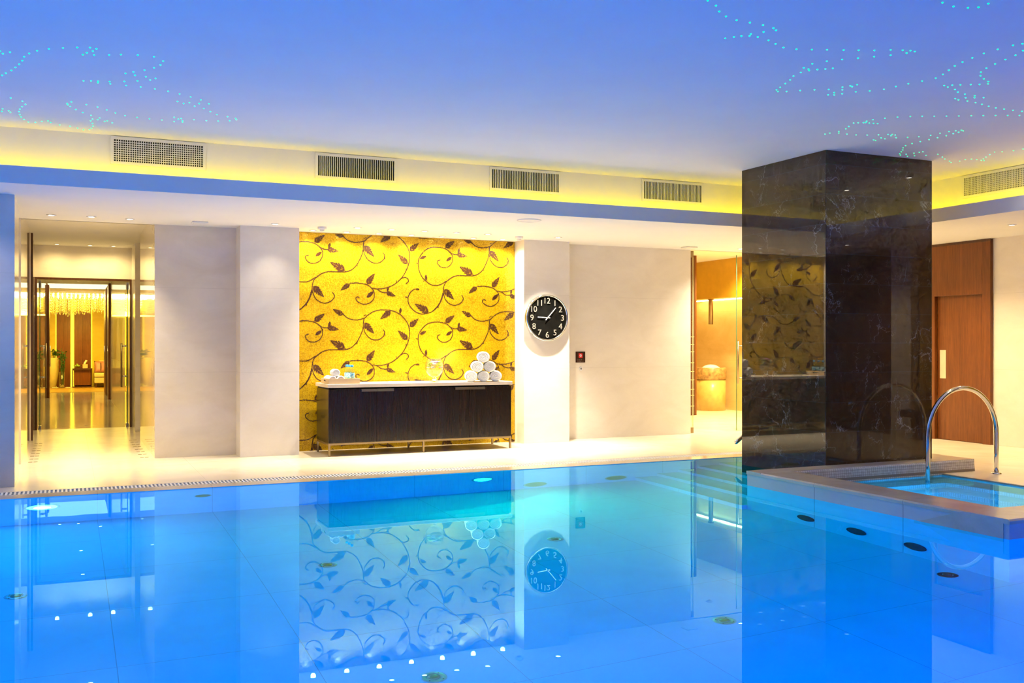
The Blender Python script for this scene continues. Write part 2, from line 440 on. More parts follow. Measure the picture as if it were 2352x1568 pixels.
struct('ceiling_side_room', b, M['ceiling'], 'white ceiling of the room with the stone basin')
# fascia with the air grilles, and the lip that hides the light strip
b = MB(); b.box(-6, 9.58, ZS + 0.04, 9.15, 9.62, ZC); b.box(9.13, -3.2, ZS + 0.04, 9.17, 9.58, ZC)
struct('trim_fascia', b, M['ceiling'], 'white vertical band between the main and the lowered ceiling')
b = MB(); b.box(-6, 9.303, ZS, 8.84, 9.32, 2.805); b.box(8.82, -3.2, ZS, 8.84, 9.303, 2.805)
struct('trim_lip', b, M['ceiling'], 'upstand at the edge of the lowered ceiling lit blue')

def strip(body, lens, label, c):
    t = thing('light_strip', label, 'light strip', c, 'yellow light strips in the ceiling cove')
    q = MB(); q.box(*body); obj('housing', q, M['white'], t)
    q = MB(); q.box(*lens); obj('diffuser', q, M['cove'], t)
strip((-6, 9.322, 2.735, 8.80, 9.345, 2.775), (-6, 9.3452, 2.738, 8.80, 9.347, 2.772), 'yellow light strip glowing above the far lowered ceiling edge', (1.4, 9.33, 2.735))
strip((8.842, -3.1, 2.735, 8.865, 9.28, 2.775), (8.8652, -3.1, 2.738, 8.867, 9.28, 2.772), 'yellow light strip glowing above the right lowered ceiling edge', (8.85, 3.1, 2.735))

# ------------------------------------------------------------------ drain grating along the pool edge
t = thing('drain_grating', 'white slotted overflow grating running along the far pool edge', 'grating', (1.7, 9.59, -0.1))
b = MB(); b.box(-5.9, 9.492, -0.12, 8.46, 9.688, -0.05); obj('channel', b, M['dark_void'], t)
b = MB()
x = -5.9
while x < 8.44:
    b.box(x, 9.495, -0.03, x + 0.016, 9.685, -0.001); x += 0.034
for y in (9.492, 9.555, 9.672): b.box(-5.9, y, -0.03, 8.46, y + 0.014, -0.0012)
obj('grate', b, M['white'], t)

# ------------------------------------------------------------------ gold mosaic panel with its vine
VINE_STEMS = [((3.35, 2.536), (3.356, 2.568), (3.4, 2.612), (3.465, 2.655), (3.53, 2.676), (3.605, 2.685), (3.69, 2.68), (3.765, 2.66), (3.832, 2.622), (3.889, 2.565), (3.927, 2.505), (3.949, 2.419), (3.943, 2.346), (3.927, 2.281), (3.898, 2.216), (3.851, 2.142), (3.784, 2.076), (3.708, 2.026), (3.624, 1.997), (3.54, 1.987), (3.465, 1.996)), ((3.356, 2.575), (3.299, 2.56), (3.235, 2.555), (3.162, 2.57), (3.112, 2.603), (3.085, 2.636)), ((3.35, 2.554), (3.345, 2.477), (3.331, 2.414), (3.299, 2.341), (3.262, 2.277), (3.208, 2.222), (3.144, 2.192), (3.071, 2.184), (2.999, 2.185), (2.918, 2.185), (2.847, 2.167), (2.785, 2.13), (2.736, 2.084), (2.714, 2.031), (2.707, 1.961), (2.692, 1.89), (2.661, 1.82), (2.609, 1.753), (2.552, 1.709)), ((3.348, 2.469), (3.368, 2.398), (3.41, 2.345), (3.456, 2.315), (3.512, 2.306), (3.568, 2.322), (3.61, 2.361), (3.621, 2.402), (3.6, 2.438)), ((2.708, 1.961), (2.727, 1.891), (2.767, 1.835), (2.82, 1.805), (2.874, 1.799), (2.927, 1.816), (2.972, 1.856), (2.981, 1.896), (2.959, 1.931)), ((3.18, 2.047), (3.244, 2.053), (3.308, 2.051), (3.382, 2.039), (3.437, 2.009), (3.474, 1.969), (3.488, 1.916), (3.479, 1.861), (3.437, 1.816), (3.373, 1.792), (3.308, 1.804), (3.262, 1.835), (3.253, 1.866), (3.272, 1.882), (3.299, 1.867)), ((3.465, 1.996), (3.521, 1.984), (3.577, 1.949), (3.633, 1.941), (3.671, 1.956)), ((3.832, 2.119), (3.879, 2.138), (3.922, 2.126), (3.932, 2.089), (3.898, 2.056)), ((3.629, 2.362), (3.614, 2.38), (3.621, 2.398)), ((3.382, 2.622), (3.35, 2.603)), ((3.264, 2.282), (3.27, 2.26)), ((2.776, 2.13), (2.78, 2.114)), ((2.626, 1.775), (2.642, 1.76)), ((3.779, 2.076), (3.77, 2.101)), ((3.903, 2.235), (3.896, 2.262)), ((4.396, 1.953), (4.376, 1.878), (4.342, 1.808), (4.293, 1.751), (4.244, 1.709), (4.176, 1.688), (4.108, 1.68), (4.03, 1.706), (3.973, 1.751), (3.934, 1.815), (3.927, 1.879), (3.953, 1.943), (3.992, 1.981), (4.021, 1.998)), ((4.441, 2.107), (4.371, 2.063), (4.303, 2.048), (4.234, 2.058), (4.166, 2.1), (4.117, 2.149), (4.083, 2.212), (4.067, 2.276), (4.062, 2.34), (4.079, 2.396), (4.117, 2.453), (4.176, 2.505), (4.244, 2.531), (4.312, 2.536), (4.381, 2.532), (4.45, 2.512), (4.5, 2.472), (4.528, 2.431), (4.532, 2.384), (4.515, 2.337), (4.48, 2.299), (4.421, 2.278), (4.362, 2.29), (4.324, 2.331), (4.327, 2.363), (4.362, 2.376)), ((4.49, 2.481), (4.54, 2.457), (4.59, 2.454), (4.64, 2.482)), ((4.176, 2.501), (4.187, 2.52)), ((4.142, 2.104), (4.132, 2.096)), ((4.327, 1.784), (4.34, 1.771))]
VINE_LEAVES = [((3.35, 2.527), (3.484, 2.384)), ((2.71, 2.009), (2.852, 1.872)), ((3.126, 2.195), (2.927, 2.302)), ((3.18, 2.047), (3.058, 1.956)), ((3.386, 2.035), (3.493, 2.179)), ((3.657, 1.955), (3.671, 2.019)), ((3.633, 1.946), (3.765, 1.899)), ((3.476, 1.953), (3.389, 1.873)), ((3.708, 2.675), (3.563, 2.567)), ((3.82, 2.637), (3.834, 2.715)), ((3.941, 2.469), (4.068, 2.58)), ((3.929, 2.304), (3.796, 2.427)), ((3.098, 2.61), (2.961, 2.685)), ((4.421, 2.527), (4.558, 2.628)), ((4.605, 2.462), (4.625, 2.535)), ((4.58, 2.456), (4.735, 2.436)), ((4.522, 2.421), (4.441, 2.364)), ((4.083, 2.382), (4.171, 2.416)), ((4.168, 2.102), (4.166, 2.187)), ((4.215, 1.695), (4.016, 1.809)), ((4.059, 2.317), (4.03, 2.328)), ((4.023, 1.995), (4.083, 1.992)), ((3.925, 1.888), (3.886, 1.896))]
STARS_LEFT = [(-0.396, 7.113), (-0.383, 7.169), (-0.339, 7.112), (-0.419, 7.749), (-0.391, 7.675), (-0.353, 7.583), (-0.324, 7.487), (-0.297, 7.393), (-0.275, 7.293), (-0.26, 7.189), (-0.227, 7.093), (-0.179, 7.006), (-0.109, 6.932), (-0.027, 6.874), (0.055, 6.825), (0.129, 6.794), (0.167, 6.804), (0.147, 6.868), (0.113, 6.923), (0.09, 6.981), (0.157, 6.96), (0.246, 6.917), (0.315, 6.876), (0.416, 6.843), (0.515, 6.84), (0.578, 6.918), (0.57, 7.022), (0.536, 7.112), (0.481, 7.2), (0.501, 7.371), (0.535, 7.452), (0.567, 7.393), (0.414, 7.279), (0.43, 7.366), (0.366, 7.341), (0.103, 7.673), (0.152, 7.652), (0.198, 7.638), (0.198, 7.684), (0.274, 7.616), (0.281, 7.682), (0.37, 7.568), (0.388, 7.684), (0.455, 7.515), (0.487, 7.683), (0.586, 7.699), (0.681, 7.73), (0.767, 7.778), (0.853, 7.837), (0.934, 7.897), (1.008, 8.003), (0.937, 8.025), (0.991, 8.178), (1.052, 8.266), (1.115, 8.351), (1.205, 8.391), (1.275, 8.426), (1.29, 8.477), (1.244, 8.539), (1.157, 8.589), (1.064, 8.616), (0.965, 8.623), (0.915, 8.128), (0.864, 8.027), (0.826, 8.075), (0.776, 8.026), (0.805, 8.597), (0.844, 8.652), (0.863, 8.617), (0.882, 8.703), (0.887, 8.754), (0.82, 8.762), (0.721, 8.744), (0.623, 8.741), (0.525, 8.729), (0.431, 8.7), (0.354, 8.63), (0.286, 8.548), (0.216, 8.476), (0.134, 8.424), (0.026, 8.378), (-0.004, 8.45), (0.001, 8.493), (0.018, 8.546), (0.06, 8.636), (0.112, 8.724), (0.175, 8.805), (0.189, 8.947), (0.176, 9.022), (0.193, 9.121), (0.199, 9.233), (0.189, 9.327), (0.173, 9.397), (0.126, 9.429), (0.078, 9.372), (0.018, 9.32), (-0.062, 9.301), (-0.131, 9.229), (-0.151, 9.174), (-0.199, 9.217), (-0.25, 9.277), (-0.304, 9.286), (-0.333, 9.198), (-0.352, 9.104), (-0.358, 9.015), (-0.359, 8.902), (-0.349, 8.806), (-0.33, 8.708), (-0.302, 8.612), (-0.32, 8.507), (-0.397, 8.436), (-0.474, 8.853), (-0.485, 8.95), (-0.434, 8.903), (-0.424, 8.956), (0.23, 8.955), (0.242, 8.877), (0.285, 8.999), (0.305, 8.963), (0.345, 9.03)]
STARS_RIGHT = [(3.195, 4.474), (3.284, 4.521), (3.359, 4.593), (3.443, 4.645), (3.54, 4.674), (3.638, 4.678), (3.737, 4.683), (3.829, 4.701), (3.87, 4.728), (3.822, 4.784), (3.777, 4.848), (3.794, 4.882), (3.749, 4.903), (3.719, 4.937), (3.687, 4.981), (3.852, 4.877), (3.955, 4.903), (4.043, 4.944), (4.138, 4.984), (4.237, 4.978), (4.333, 4.945), (4.423, 4.907), (4.524, 4.868), (4.614, 4.831), (4.708, 4.792), (4.796, 4.742), (4.871, 4.715), (4.943, 4.752), (4.923, 4.701), (4.965, 4.705), (4.884, 4.829), (4.811, 4.899), (4.738, 4.967), (4.665, 5.034), (4.601, 5.106), (4.555, 5.194), (4.568, 5.294), (4.619, 5.305), (4.646, 5.33), (4.682, 5.288), (4.722, 5.255), (4.756, 5.22), (4.627, 5.392), (4.643, 5.486), (4.689, 5.577), (4.723, 5.669), (4.758, 5.767), (4.78, 5.835), (4.821, 5.869), (4.88, 5.843), (4.953, 5.779), (5.036, 5.719), (5.124, 5.667), (5.227, 5.722), (5.276, 5.776), (5.231, 5.792), (5.171, 5.576), (5.224, 5.635), (5.304, 5.723), (5.195, 5.523), (5.224, 5.535), (5.218, 5.479), (5.356, 5.637), (5.433, 5.576), (5.492, 5.496), (5.513, 5.401), (5.536, 5.306), (5.57, 5.212), (5.596, 5.115), (5.564, 5.023), (5.516, 4.93), (5.467, 4.837), (5.439, 4.749), (5.418, 4.653), (5.403, 4.551), (5.41, 4.452), (5.424, 4.352), (5.45, 4.306), (5.58, 4.405), (5.625, 4.495), (5.649, 4.59), (5.676, 4.692), (5.708, 4.787), (5.758, 4.874), (5.833, 4.941), (5.922, 4.988), (6.013, 5.028), (6.064, 5.072), (6.021, 5.108), (5.966, 5.137), (5.904, 5.173), (5.856, 5.203), (5.812, 5.236), (5.871, 5.256), (5.974, 5.283), (6.056, 5.33), (6.155, 5.352), (6.251, 5.429), (6.346, 5.495), (6.261, 5.355), (6.309, 5.398), (6.372, 5.369), (6.199, 5.48), (6.253, 5.498), (6.447, 5.507), (6.538, 5.525), (6.64, 5.548), (6.739, 5.564), (6.832, 5.563), (6.933, 5.563), (7.028, 5.557), (7.138, 5.667), (7.05, 5.707), (6.959, 5.748), (6.871, 5.793), (6.785, 5.837), (6.7, 5.886), (6.611, 5.932), (6.523, 5.977), (6.432, 6.018), (6.346, 6.062), (6.269, 6.124), (6.205, 6.198), (6.155, 6.281), (6.146, 6.342), (6.163, 6.397), (6.126, 6.42), (6.099, 6.444), (6.155, 6.56), (6.198, 6.643), (6.219, 6.751), (6.268, 6.804), (6.195, 6.838), (6.185, 6.887), (6.173, 6.381), (6.22, 6.389), (6.261, 6.382), (6.301, 6.376), (6.363, 6.806), (6.464, 6.799), (6.559, 6.763), (6.643, 6.712), (6.764, 6.802), (6.828, 6.82), (6.77, 6.9), (6.805, 6.912), (6.712, 6.668), (6.773, 6.693), (6.746, 6.653), (6.789, 6.659), (6.884, 6.741), (6.97, 6.689), (7.04, 6.625), (7.09, 6.537), (7.096, 6.438), (7.112, 6.354), (7.139, 6.305), (7.166, 6.268), (7.203, 6.282), (7.213, 6.34), (7.217, 6.402), (7.227, 6.488), (7.228, 6.586), (7.226, 6.681), (7.221, 6.779), (7.221, 6.876), (7.241, 6.974), (7.301, 7.063), (7.377, 7.141), (7.433, 7.214), (7.496, 7.294), (7.557, 7.345), (7.576, 7.289), (7.672, 7.365), (7.602, 7.215), (7.714, 7.314), (7.615, 7.162), (7.626, 7.127), (7.801, 7.251), (7.862, 7.16), (8.02, 7.248), (8.127, 7.314), (8.265, 7.378), (8.342, 7.428), (8.36, 7.335), (8.343, 7.25), (8.381, 7.208), (8.449, 7.202), (8.524, 7.21), (8.485, 7.153), (8.562, 7.21), (8.42, 7.067), (8.344, 6.958), (8.278, 6.848), (8.333, 6.808), (8.386, 6.723), (8.397, 6.628), (4.393, 3.969), (4.498, 3.988), (4.59, 3.971), (4.635, 3.939), (4.635, 3.875)]
PX0, PX1, PY, PZ0, PZ1 = 2.478, 5.412, 11.905, 0.0, ZS - 0.002
TX, TZ = 1.6955, 0.9585
TILE = 0.0056
nx, nz = int((PX1 - PX0) / TILE), int((PZ1 - PZ0) / TILE)
grid = np.zeros((nx, nz), bool)
gx = PX0 + (np.arange(nx) + 0.5) * TILE; gz = PZ0 + (np.arange(nz) + 0.5) * TILE
def mark_line(pts, w):
    for (x0, z0), (x1, z1) in zip(pts[:-1], pts[1:]):
        n = max(1, int(math.hypot(x1 - x0, z1 - z0) / 0.004))
        for k in range(n):
            u = x0 + (x1 - x0) * k / n; v = z0 + (z1 - z0) * k / n
            i0 = int((u - w / 2 - PX0) / TILE); i1 = int((u + w / 2 - PX0) / TILE)
            j0 = int((v - w / 2 - PZ0) / TILE); j1 = int((v + w / 2 - PZ0) / TILE)
            for i in range(max(i0, 0), min(i1, nx - 1) + 1):
                for j in range(max(j0, 0), min(j1, nz - 1) + 1):
                    if math.hypot(gx[i] - u, gz[j] - v) < w * 0.62: grid[i, j] = True
def mark_leaf(a, c):
    a = np.array(a); c = np.array(c); L = np.linalg.norm(c - a); d = (c - a) / L; e = np.array((-d[1], d[0]))
    lo = np.minimum(a, c) - 0.5 * L; hi = np.maximum(a, c) + 0.5 * L
    i0, i1 = int((lo[0] - PX0) / TILE), int((hi[0] - PX0) / TILE); j0, j1 = int((lo[1] - PZ0) / TILE), int((hi[1] - PZ0) / TILE)
    for i in range(max(i0, 0), min(i1, nx - 1) + 1):
        for j in range(max(j0, 0), min(j1, nz - 1) + 1):
            r = np.array((gx[i], gz[j])) - a; s = r @ d / L; q = r @ e / L
            if not 0 <= s <= 1: continue
            aq = abs(q); ins = False
            if L < 0.12:
                ins = aq < 0.20 * math.sin(PI * s) ** 0.8
            else:
                if 0.30 < s: ins = aq < 0.105 * math.sin(PI * (s - 0.30) / 0.70) ** 0.8     # end blade
                for k, (s0, ln, wd) in enumerate(((0.08, 0.40, 0.062), (0.28, 0.36, 0.060), (0.48, 0.28, 0.050))):   # side blades
                    co, si = math.cos(0.56), math.sin(0.56)
                    u = (s - s0) * co + aq * si; v = -(s - s0) * si + aq * co
                    if 0 < u < ln and abs(v) < wd * math.sin(PI * u / ln) ** 0.7: ins = True
                if aq < 0.014 and s < 0.45: ins = True
                if aq < 0.010 and s > 0.5 and s < 0.85: ins = False
            if not ins: continue
            grid[i, j] = True
for a in range(-2, 2):
    for c in range(-2, 3):
        for st in VINE_STEMS:
            mark_line([(p[0] + a * TX, p[1] + c * TZ) for p in spline(st, 10)], 0.0098 if len(st) > 3 else 0.007)
        for p, q in VINE_LEAVES:
            mark_leaf((p[0] + a * TX, p[1] + c * TZ), (q[0] + a * TX, q[1] + c * TZ))
t = thing('mosaic_panel', 'gold glass mosaic wall panel with brown leafy scrolling vines behind the sideboard', 'mosaic panel', ((PX0 + PX1) / 2, 11.915, 0))
b = MB(); b.box(PX0, PY, PZ0, PX1, 11.922, PZ1); obj('gold_tesserae', b, M['mosaic'], t)
b = MB()
for i in range(nx):
    j = 0
    while j < nz:
        if grid[i, j]:
            k = j
            while k + 1 < nz and grid[i, k + 1]: k += 1
            for m in range(j, k + 1):
                x0, z0 = PX0 + i * TILE, PZ0 + m * TILE
                b.add([(x0, PY - 0.002, z0), (x0 + TILE * 0.94, PY - 0.002, z0), (x0 + TILE * 0.94, PY - 0.002, z0 + TILE * 0.94), (x0, PY - 0.002, z0 + TILE * 0.94)], [(0, 1, 2, 3)])
            j = k + 1
        else: j += 1
v = obj('vine_pattern', b, M['vine'], t); v['label'] = 'dark brown scrolling vine and leaves'

# ------------------------------------------------------------------ air grilles
def vent(x0, x1, label, right=False, cross=False, half=None):
    """x0..x1 along the band; right: on the right-hand band, measured along y"""
    z0, z1 = 2.92, 3.174
    c = ((x0 + x1) / 2, 9.58, z0) if not right else (9.13, (x0 + x1) / 2, z0)
    t = thing('air_vent', label, 'air vent', c, 'air grilles in the ceiling band')
    def bx(mb, a0, d0, h0, a1, d1, h1):      # a along, d out of the wall, h height
        if right: mb.box(9.13 - d1, a0, h0, 9.13 - d0, a1, h1)
        else: mb.box(a0, 9.58 - d1, h0, a1, 9.58 - d0, h1)
    f = 0.028
    b = MB(); bx(b, x0 + f, 0.0005, z0 + f, x1 - f, 0.001, z1 - f); obj('duct_opening', b, M['dark_void'], t)
    b = MB()
    bx(b, x0, 0.0005, z0, x1, 0.012, z0 + f); bx(b, x0, 0.0005, z1 - f, x1, 0.012, z1)
    bx(b, x0, 0.0005, z0 + f, x0 + f, 0.012, z1 - f); bx(b, x1 - f, 0.0005, z0 + f, x1, 0.012, z1 - f)
    obj('frame', b, M['white'], t, bevel=0.002)
    b = MB(); n = 39; w = x1 - x0 - 2 * f
    for k in range(1, n + 1):
        u = x0 + f + w * k / (n + 1)
        bx(b, u - 0.0030, 0.0015, z0 + f, u + 0.0030, 0.010, z1 - f)
    if cross:
        for k in range(1, 10):
            h = z0 + f + (z1 - z0 - 2 * f) * k / 10
            bx(b, x0 + f, 0.0012, h - 0.003, x1 - f, 0.006, h + 0.003)
    obj('louvre', b, M['white'], t)
vent(0.352, 1.180, 'white air grille with a square mesh, leftmost in the far ceiling band', cross=True)
vent(2.207, 3.040, 'white slatted air grille, second from the left in the far ceiling band')
vent(4.060, 4.905, 'white slatted air grille, third from the left in the far ceiling band')
vent(5.937, 6.773, 'white slatted air grille nearest the left of the dark pillar')
vent(7.14, 7.97, 'white air grille in the right ceiling band beyond the dark pillar', right=True, cross=True)

# ------------------------------------------------------------------ downlights
def lamp(kind, name, loc, power, color, size=0.05, spot=None, rot=None, parent=None, blend=0.9, shape=None):
    l = bpy.data.lights.new(name, kind); l.energy = power; l.color = color
    if kind == 'AREA':
        l.shape = shape or 'DISK'; l.size = size
    else:
        l.shadow_soft_size = size
    if spot: l.spot_size = math.radians(spot); l.spot_blend = blend
    o = bpy.data.objects.new(name, l); C.objects.link(o)
    if rot: o.rotation_euler = rot
    P = wloc(parent) if parent is not None else Vector((0, 0, 0))
    o.parent = parent; o.location = Vector(loc) - P
    return o
WARM = (1.0, 0.86, 0.61)
AMBER = (1.0, 0.70, 0.22)
YEL = (1.0, 0.68, 0.06)
_trim = MB(); _trim.lathe([(0.030, -0.001), (0.034, -0.006), (0.047, -0.005), (0.050, 0.0), (0.030, 0.0)], n=28, caps=False)
_lens = MB(); _lens.lathe([(0.0305, -0.002), (1e-5, -0.0025)], n=28, caps=False)
def downlight(x, y, z, label, group, power, color=WARM, spot=130, lens='lens', blend=1.0):
    t = thing('downlight', label, 'downlight', (x, y, z - 0.001), group)
    for nm, mb, m in (('trim_ring', _trim, M['white']), ('lens', _lens, M[lens])):
        c = MB(); c.v = [(p[0] + x, p[1] + y, p[2] + z - 0.001) for p in mb.v]; c.f = mb.f; c.sm = mb.sm; c.mi = mb.mi
        obj(nm, c, m, t)
    lamp('SPOT', 'spot_lamp', (x, y, z - 0.02), power, color, 0.03, spot, None, t, blend)
    return t
P0 = 1.42
for x, y, l in ((-0.157, 11.45, 'leftmost small downlight of the three at the corridor mouth'), (0.23, 11.42, 'middle small downlight of the three at the corridor mouth'), (0.615, 11.46, 'rightmost small downlight of the three at the corridor mouth')):
    downlight(x, y, ZS, l, 'downlights at the corridor mouth', 85 * P0, WARM, 80)
downlight(2.139, 11.25, ZS, 'single small downlight above the pilaster left of the gold mosaic', 'single downlights in the lowered ceiling', 14 * P0, WARM, 95)
nm = ('first', 'second', 'third', 'fourth', 'fifth', 'sixth', 'seventh')
for k, x in enumerate((3.088, 3.50, 3.91, 4.324, 4.735)):
    downlight(x, 11.22, ZS, nm[k] + ' from the left in the front row of downlights above the sideboard', 'front row above the sideboard', 150 * P0, WARM, 95)
for k, x in enumerate((2.672, 3.083, 3.49, 3.905, 4.315, 4.736, 5.147)):
    downlight(x, 11.70, ZS, nm[k] + ' from the left in the row of downlights close against the gold mosaic', 'back row above the sideboard', 48 * P0, WARM, 150)
downlight(-1.1, 9.72, ZS, 'unseen downlight added over the deck left of the stone pier', 'single downlights in the lowered ceiling', 30 * P0)  # fill lamp out of view, added to soften the blue on the pier
downlight(5.70, 11.20, ZS, 'single small downlight in front of the clock pier', 'single downlights in the lowered ceiling', 400 * P0, (1, 0.9, 0.74), 68)
for x, y, l in ((8.74, 11.55, 'downlight left of the other at the glass doorway beside the pillar'), (9.18, 11.91 - 0.03, 'downlight right above the long door handle beside the pillar')):
    downlight(x, y - 0.1, ZS, l, 'downlights at the glass doorway', 160 * P0)
for x, y, l in ((9.80, 9.35, 'downlight of the right deck in front of the wooden door'), (9.803, 7.882, 'downlight of the right deck, second out from the wooden door'), (9.743, 4.476, 'downlight of the right deck far forward by the hot tub')):
    downlight(x, y, ZS, l, 'downlights over the right deck', 150 * P0, (1.0, 0.73, 0.34))
for x, y, l in ((8.69, 5.6, 'downlight in the main ceiling over the hot tub'), (8.67, 6.6, 'downlight in the main ceiling between hot tub and pillar')):
    downlight(x, y, ZC, l, 'downlights in the main ceiling', 12 * P0)
for x, y, z, l in ((0.25, 12.25, 2.79, 'first single downlight along the corridor ceiling'), (0.25, 13.0, 2.79, 'second single downlight along the corridor ceiling')):
    downlight(x, y, z, l, 'single downlights along the corridor', 62 * P0, (1.0, 0.78, 0.40), 140, 'lens_yellow')
for x, l in ((-0.145, 'leftmost downlight of the three before the glass door header'), (0.31, 'middle downlight of the three before the glass door header'), (0.635, 'rightmost downlight of the three before the glass door header')):
    downlight(x, 16.2, 2.79, l, 'downlights before the glass doors', 13 * P0, (1.0, 0.74, 0.30), 160, 'lens_yellow')
for x, y, l in ((0.24, 18.8, 'nearest single downlight beyond the glass doors'), (0.24, 21.0, 'second single downlight beyond the glass doors')):
    downlight(x, y, 2.71, l, 'downlights beyond the glass doors', 70 * P0, (1.0, 0.76, 0.22), 90, 'lens_yellow')
for x, y, l in ((-0.16, 24.2, 'leftmost of the three downlights before the ceiling light recess'), (0.22, 24.2, 'middle of the three downlights before the ceiling light recess'), (0.66, 23.6, 'rightmost of the three downlights before the ceiling light recess')):
    downlight(x, y, 2.71, l, 'downlights before the ceiling recess', 22 * P0, (1.0, 0.76, 0.22), 100, 'lens_yellow')
for x, y, l in ((11.0, 14.3, 'downlight in the doorway of the room with the stone basin'), (10.0, 13.0, 'downlight of the basin room nearest the glass door')):
    downlight(x, y, 2.905, l, 'downlights in the basin room', 400 * P0, (1.0, 0.78, 0.36), 140, 'lens_yellow')

# ------------------------------------------------------------------ other ceiling fittings
t = thing('ceiling_speaker', 'flat round white loudspeaker in the lowered ceiling above the clock', 'loudspeaker', (4.61, 9.76, ZS - 0.01))
b = MB(); b.lathe([(0.135, 0.0), (0.132, -0.008), (0.118, -0.011), (0.115, 0.0)], (4.61, 9.76, ZS - 0.0005), 36, caps=False); obj('rim', b, M['white'], t)
b = MB(); b.lathe([(0.115, -0.007), (0.06, -0.009), (1e-5, -0.0095)], (4.61, 9.76, ZS - 0.0005), 36, caps=False); obj('grille', b, M['white'], t)
for x, y, l in ((2.692, 11.32, 'small white ceiling sensor at the left end of the mosaic downlights'), (5.20, 11.31, 'small white ceiling sensor between the mosaic and the clock')):
    t = thing('smoke_detector', l, 'detector', (x, y, ZS - 0.06), 'small sensors on the lowered ceiling')
    b = MB(); b.lathe([(0.052, 0), (0.052, -0.022), (0.044, -0.030), (1e-5, -0.030)], (x, y, ZS - 0.0005), 28, caps=False); obj('base', b, M['white'], t)
    b = MB(); b.lathe([(0.028, -0.030), (0.028, -0.045), (0.018, -0.054), (1e-5, -0.055)], (x, y, ZS - 0.0005), 24, caps=False); obj('sensor_head', b, M['white'], t)
for x, y, l in ((1.338, 11.437, 'flat rectangular white access plate in the ceiling right of the corridor'), (7.935, 11.549, 'flat rectangular white access plate above the left edge of the glass doorway')):
    t = thing('ceiling_plate', l, 'ceiling plate', (x, y, ZS - 0.02), 'access plates in the lowered ceiling')
    b = MB(); b.box(x - 0.085, y - 0.085, ZS - 0.014, x + 0.085, y + 0.085, ZS - 0.0005); obj('cover', b, M['white'], t, bevel=0.004)
    b = MB(); b.box(x - 0.06, y - 0.06, ZS - 0.018, x + 0.06, y + 0.06, ZS - 0.0142); obj('inner_panel', b, M['white'], t, bevel=0.002)
for x, y, l in ((11.5, 16.5, 'small sprinkler head on the basin room ceiling near the wooden post'),):
    t = thing('ceiling_sprinkler', l, 'sprinkler', (x, y, 2.85), None)
    b = MB(); b.lathe([(0.05, 0), (0.05, -0.008), (0.014, -0.010), (0.012, -0.05), (1e-5, -0.05)], (x, y, 2.9045), 20, caps=False); obj('body', b, M['bronze'], t)
    b = MB(); b.lathe([(0.028, -0.052), (0.028, -0.055), (1e-5, -0.056)], (x, y, 2.9045), 20, caps=False); obj('deflector', b, M['bronze'], t)
t = thing('smoke_detector', 'dark smoke detector on the ceiling just inside the glass doorway', 'detector', (9.6, 13.4, 2.87))
b = MB(); b.lathe([(0.055, 0), (0.055, -0.015), (0.035, -0.032), (1e-5, -0.034)], (9.6, 13.4, 2.9045), 24, caps=False); obj('base', b, M['steel'], t)
b = MB(); b.lathe([(0.02, -0.034), (0.018, -0.042), (1e-5, -0.043)], (9.6, 13.4, 2.9045), 16, caps=False); obj('sensor_head', b, M['bronze'], t)

# fibre optic points in the main ceiling
allst = [(p, 0) for p in STARS_LEFT] + [(p, 1) for p in STARS_RIGHT]
allst.sort(key=lambda q: math.hypot(q[0][0], q[0][1]))
def star_mb(pts):
    q = MB()
    for x, y in pts:
        q.lathe([(0.0054, 0.0), (0.0054, -0.003), (0.0032, -0.0052), (1e-5, -0.006)], (x, y, ZC - 0.0005), 8, caps=False)
    return q
first = {}
for (x, y), side in allst[:300]:
    if side not in first:
        o = first[side] = obj('fibre_light', star_mb([(x, y)]), M['star'])
        tag(o, ('tiny green glowing fibre light in the starry figures over the left of the ceiling', 'tiny green glowing fibre light in the starry figures over the pillar side of the ceiling')[side], 'fibre light',
            ('green fibre lights over the left of the ceiling', 'green fibre lights over the pillar side of the ceiling')[side])
        home = Vector((x, y, o.location.z)); o0 = o
    else:
        s = first[side]; o = s.copy(); C.objects.link(o); o.location = (x, y, s.location.z)
rest = obj('fibre_lights', star_mb([p for p, _ in allst[300:]]), M['star'])
tag(rest, 'farthest tiny green fibre lights low over the ceiling edge', 'fibre lights', 'farthest green fibre lights', 'stuff')
# ------------------------------------------------------------------ pool fittings
def pool_lamp(x, y, z, label, color, power, cname, group, face=-1, along='y', strength=30, r=0.072, lc=None):
    """round underwater lamp set in a pool wall; face: direction of the beam"""
    t = thing('underwater_light', label, 'pool light', (x, y, z), group)
    d = face
    b = MB(); b.lathe([(r, 0.001 * d), (r, 0.014 * d), (r + 0.016, 0.012 * d), (r + 0.023, 0.001 * d)], (x, y, z), 32, along, caps=False); obj('bezel', b, M['steel'], t)
    b = MB(); b.lathe([(r, 0.008 * d), (r * 0.55, 0.013 * d), (1e-5, 0.015 * d)], (x, y, z), 32, along, caps=False)
    obj('lens', b, emit('underwater_lens_' + cname, lc or color, strength, True), t)
    rot = {('y', -1): (-PI / 2, 0, 0), ('y', 1): (PI / 2, 0, 0), ('x', 1): (0, -PI / 2, 0), ('x', -1): (0, PI / 2, 0)}[(along, d)]
    loc = (x, y + 0.03 * d, z) if along == 'y' else (x + 0.03 * d, y, z)
    lamp('AREA', 'underwater_lamp', loc, power, color, 0.14, None, rot, t)
BLUE = (0.0, 0.235, 1.0)
DEEP = (0.0, 0.08, 1.0)
TEAL = (0.0, 0.80, 0.46)
PP = 0.76
pool_lamp(-0.199, 9.33, -0.51, 'bright white blue underwater light in the far pool wall below the corridor', (0.06, 0.28, 1.0), 60 * PP, 'blue_white', 'lights in the far pool wall', strength=30, r=0.12, lc=(0.8, 0.9, 1.0))
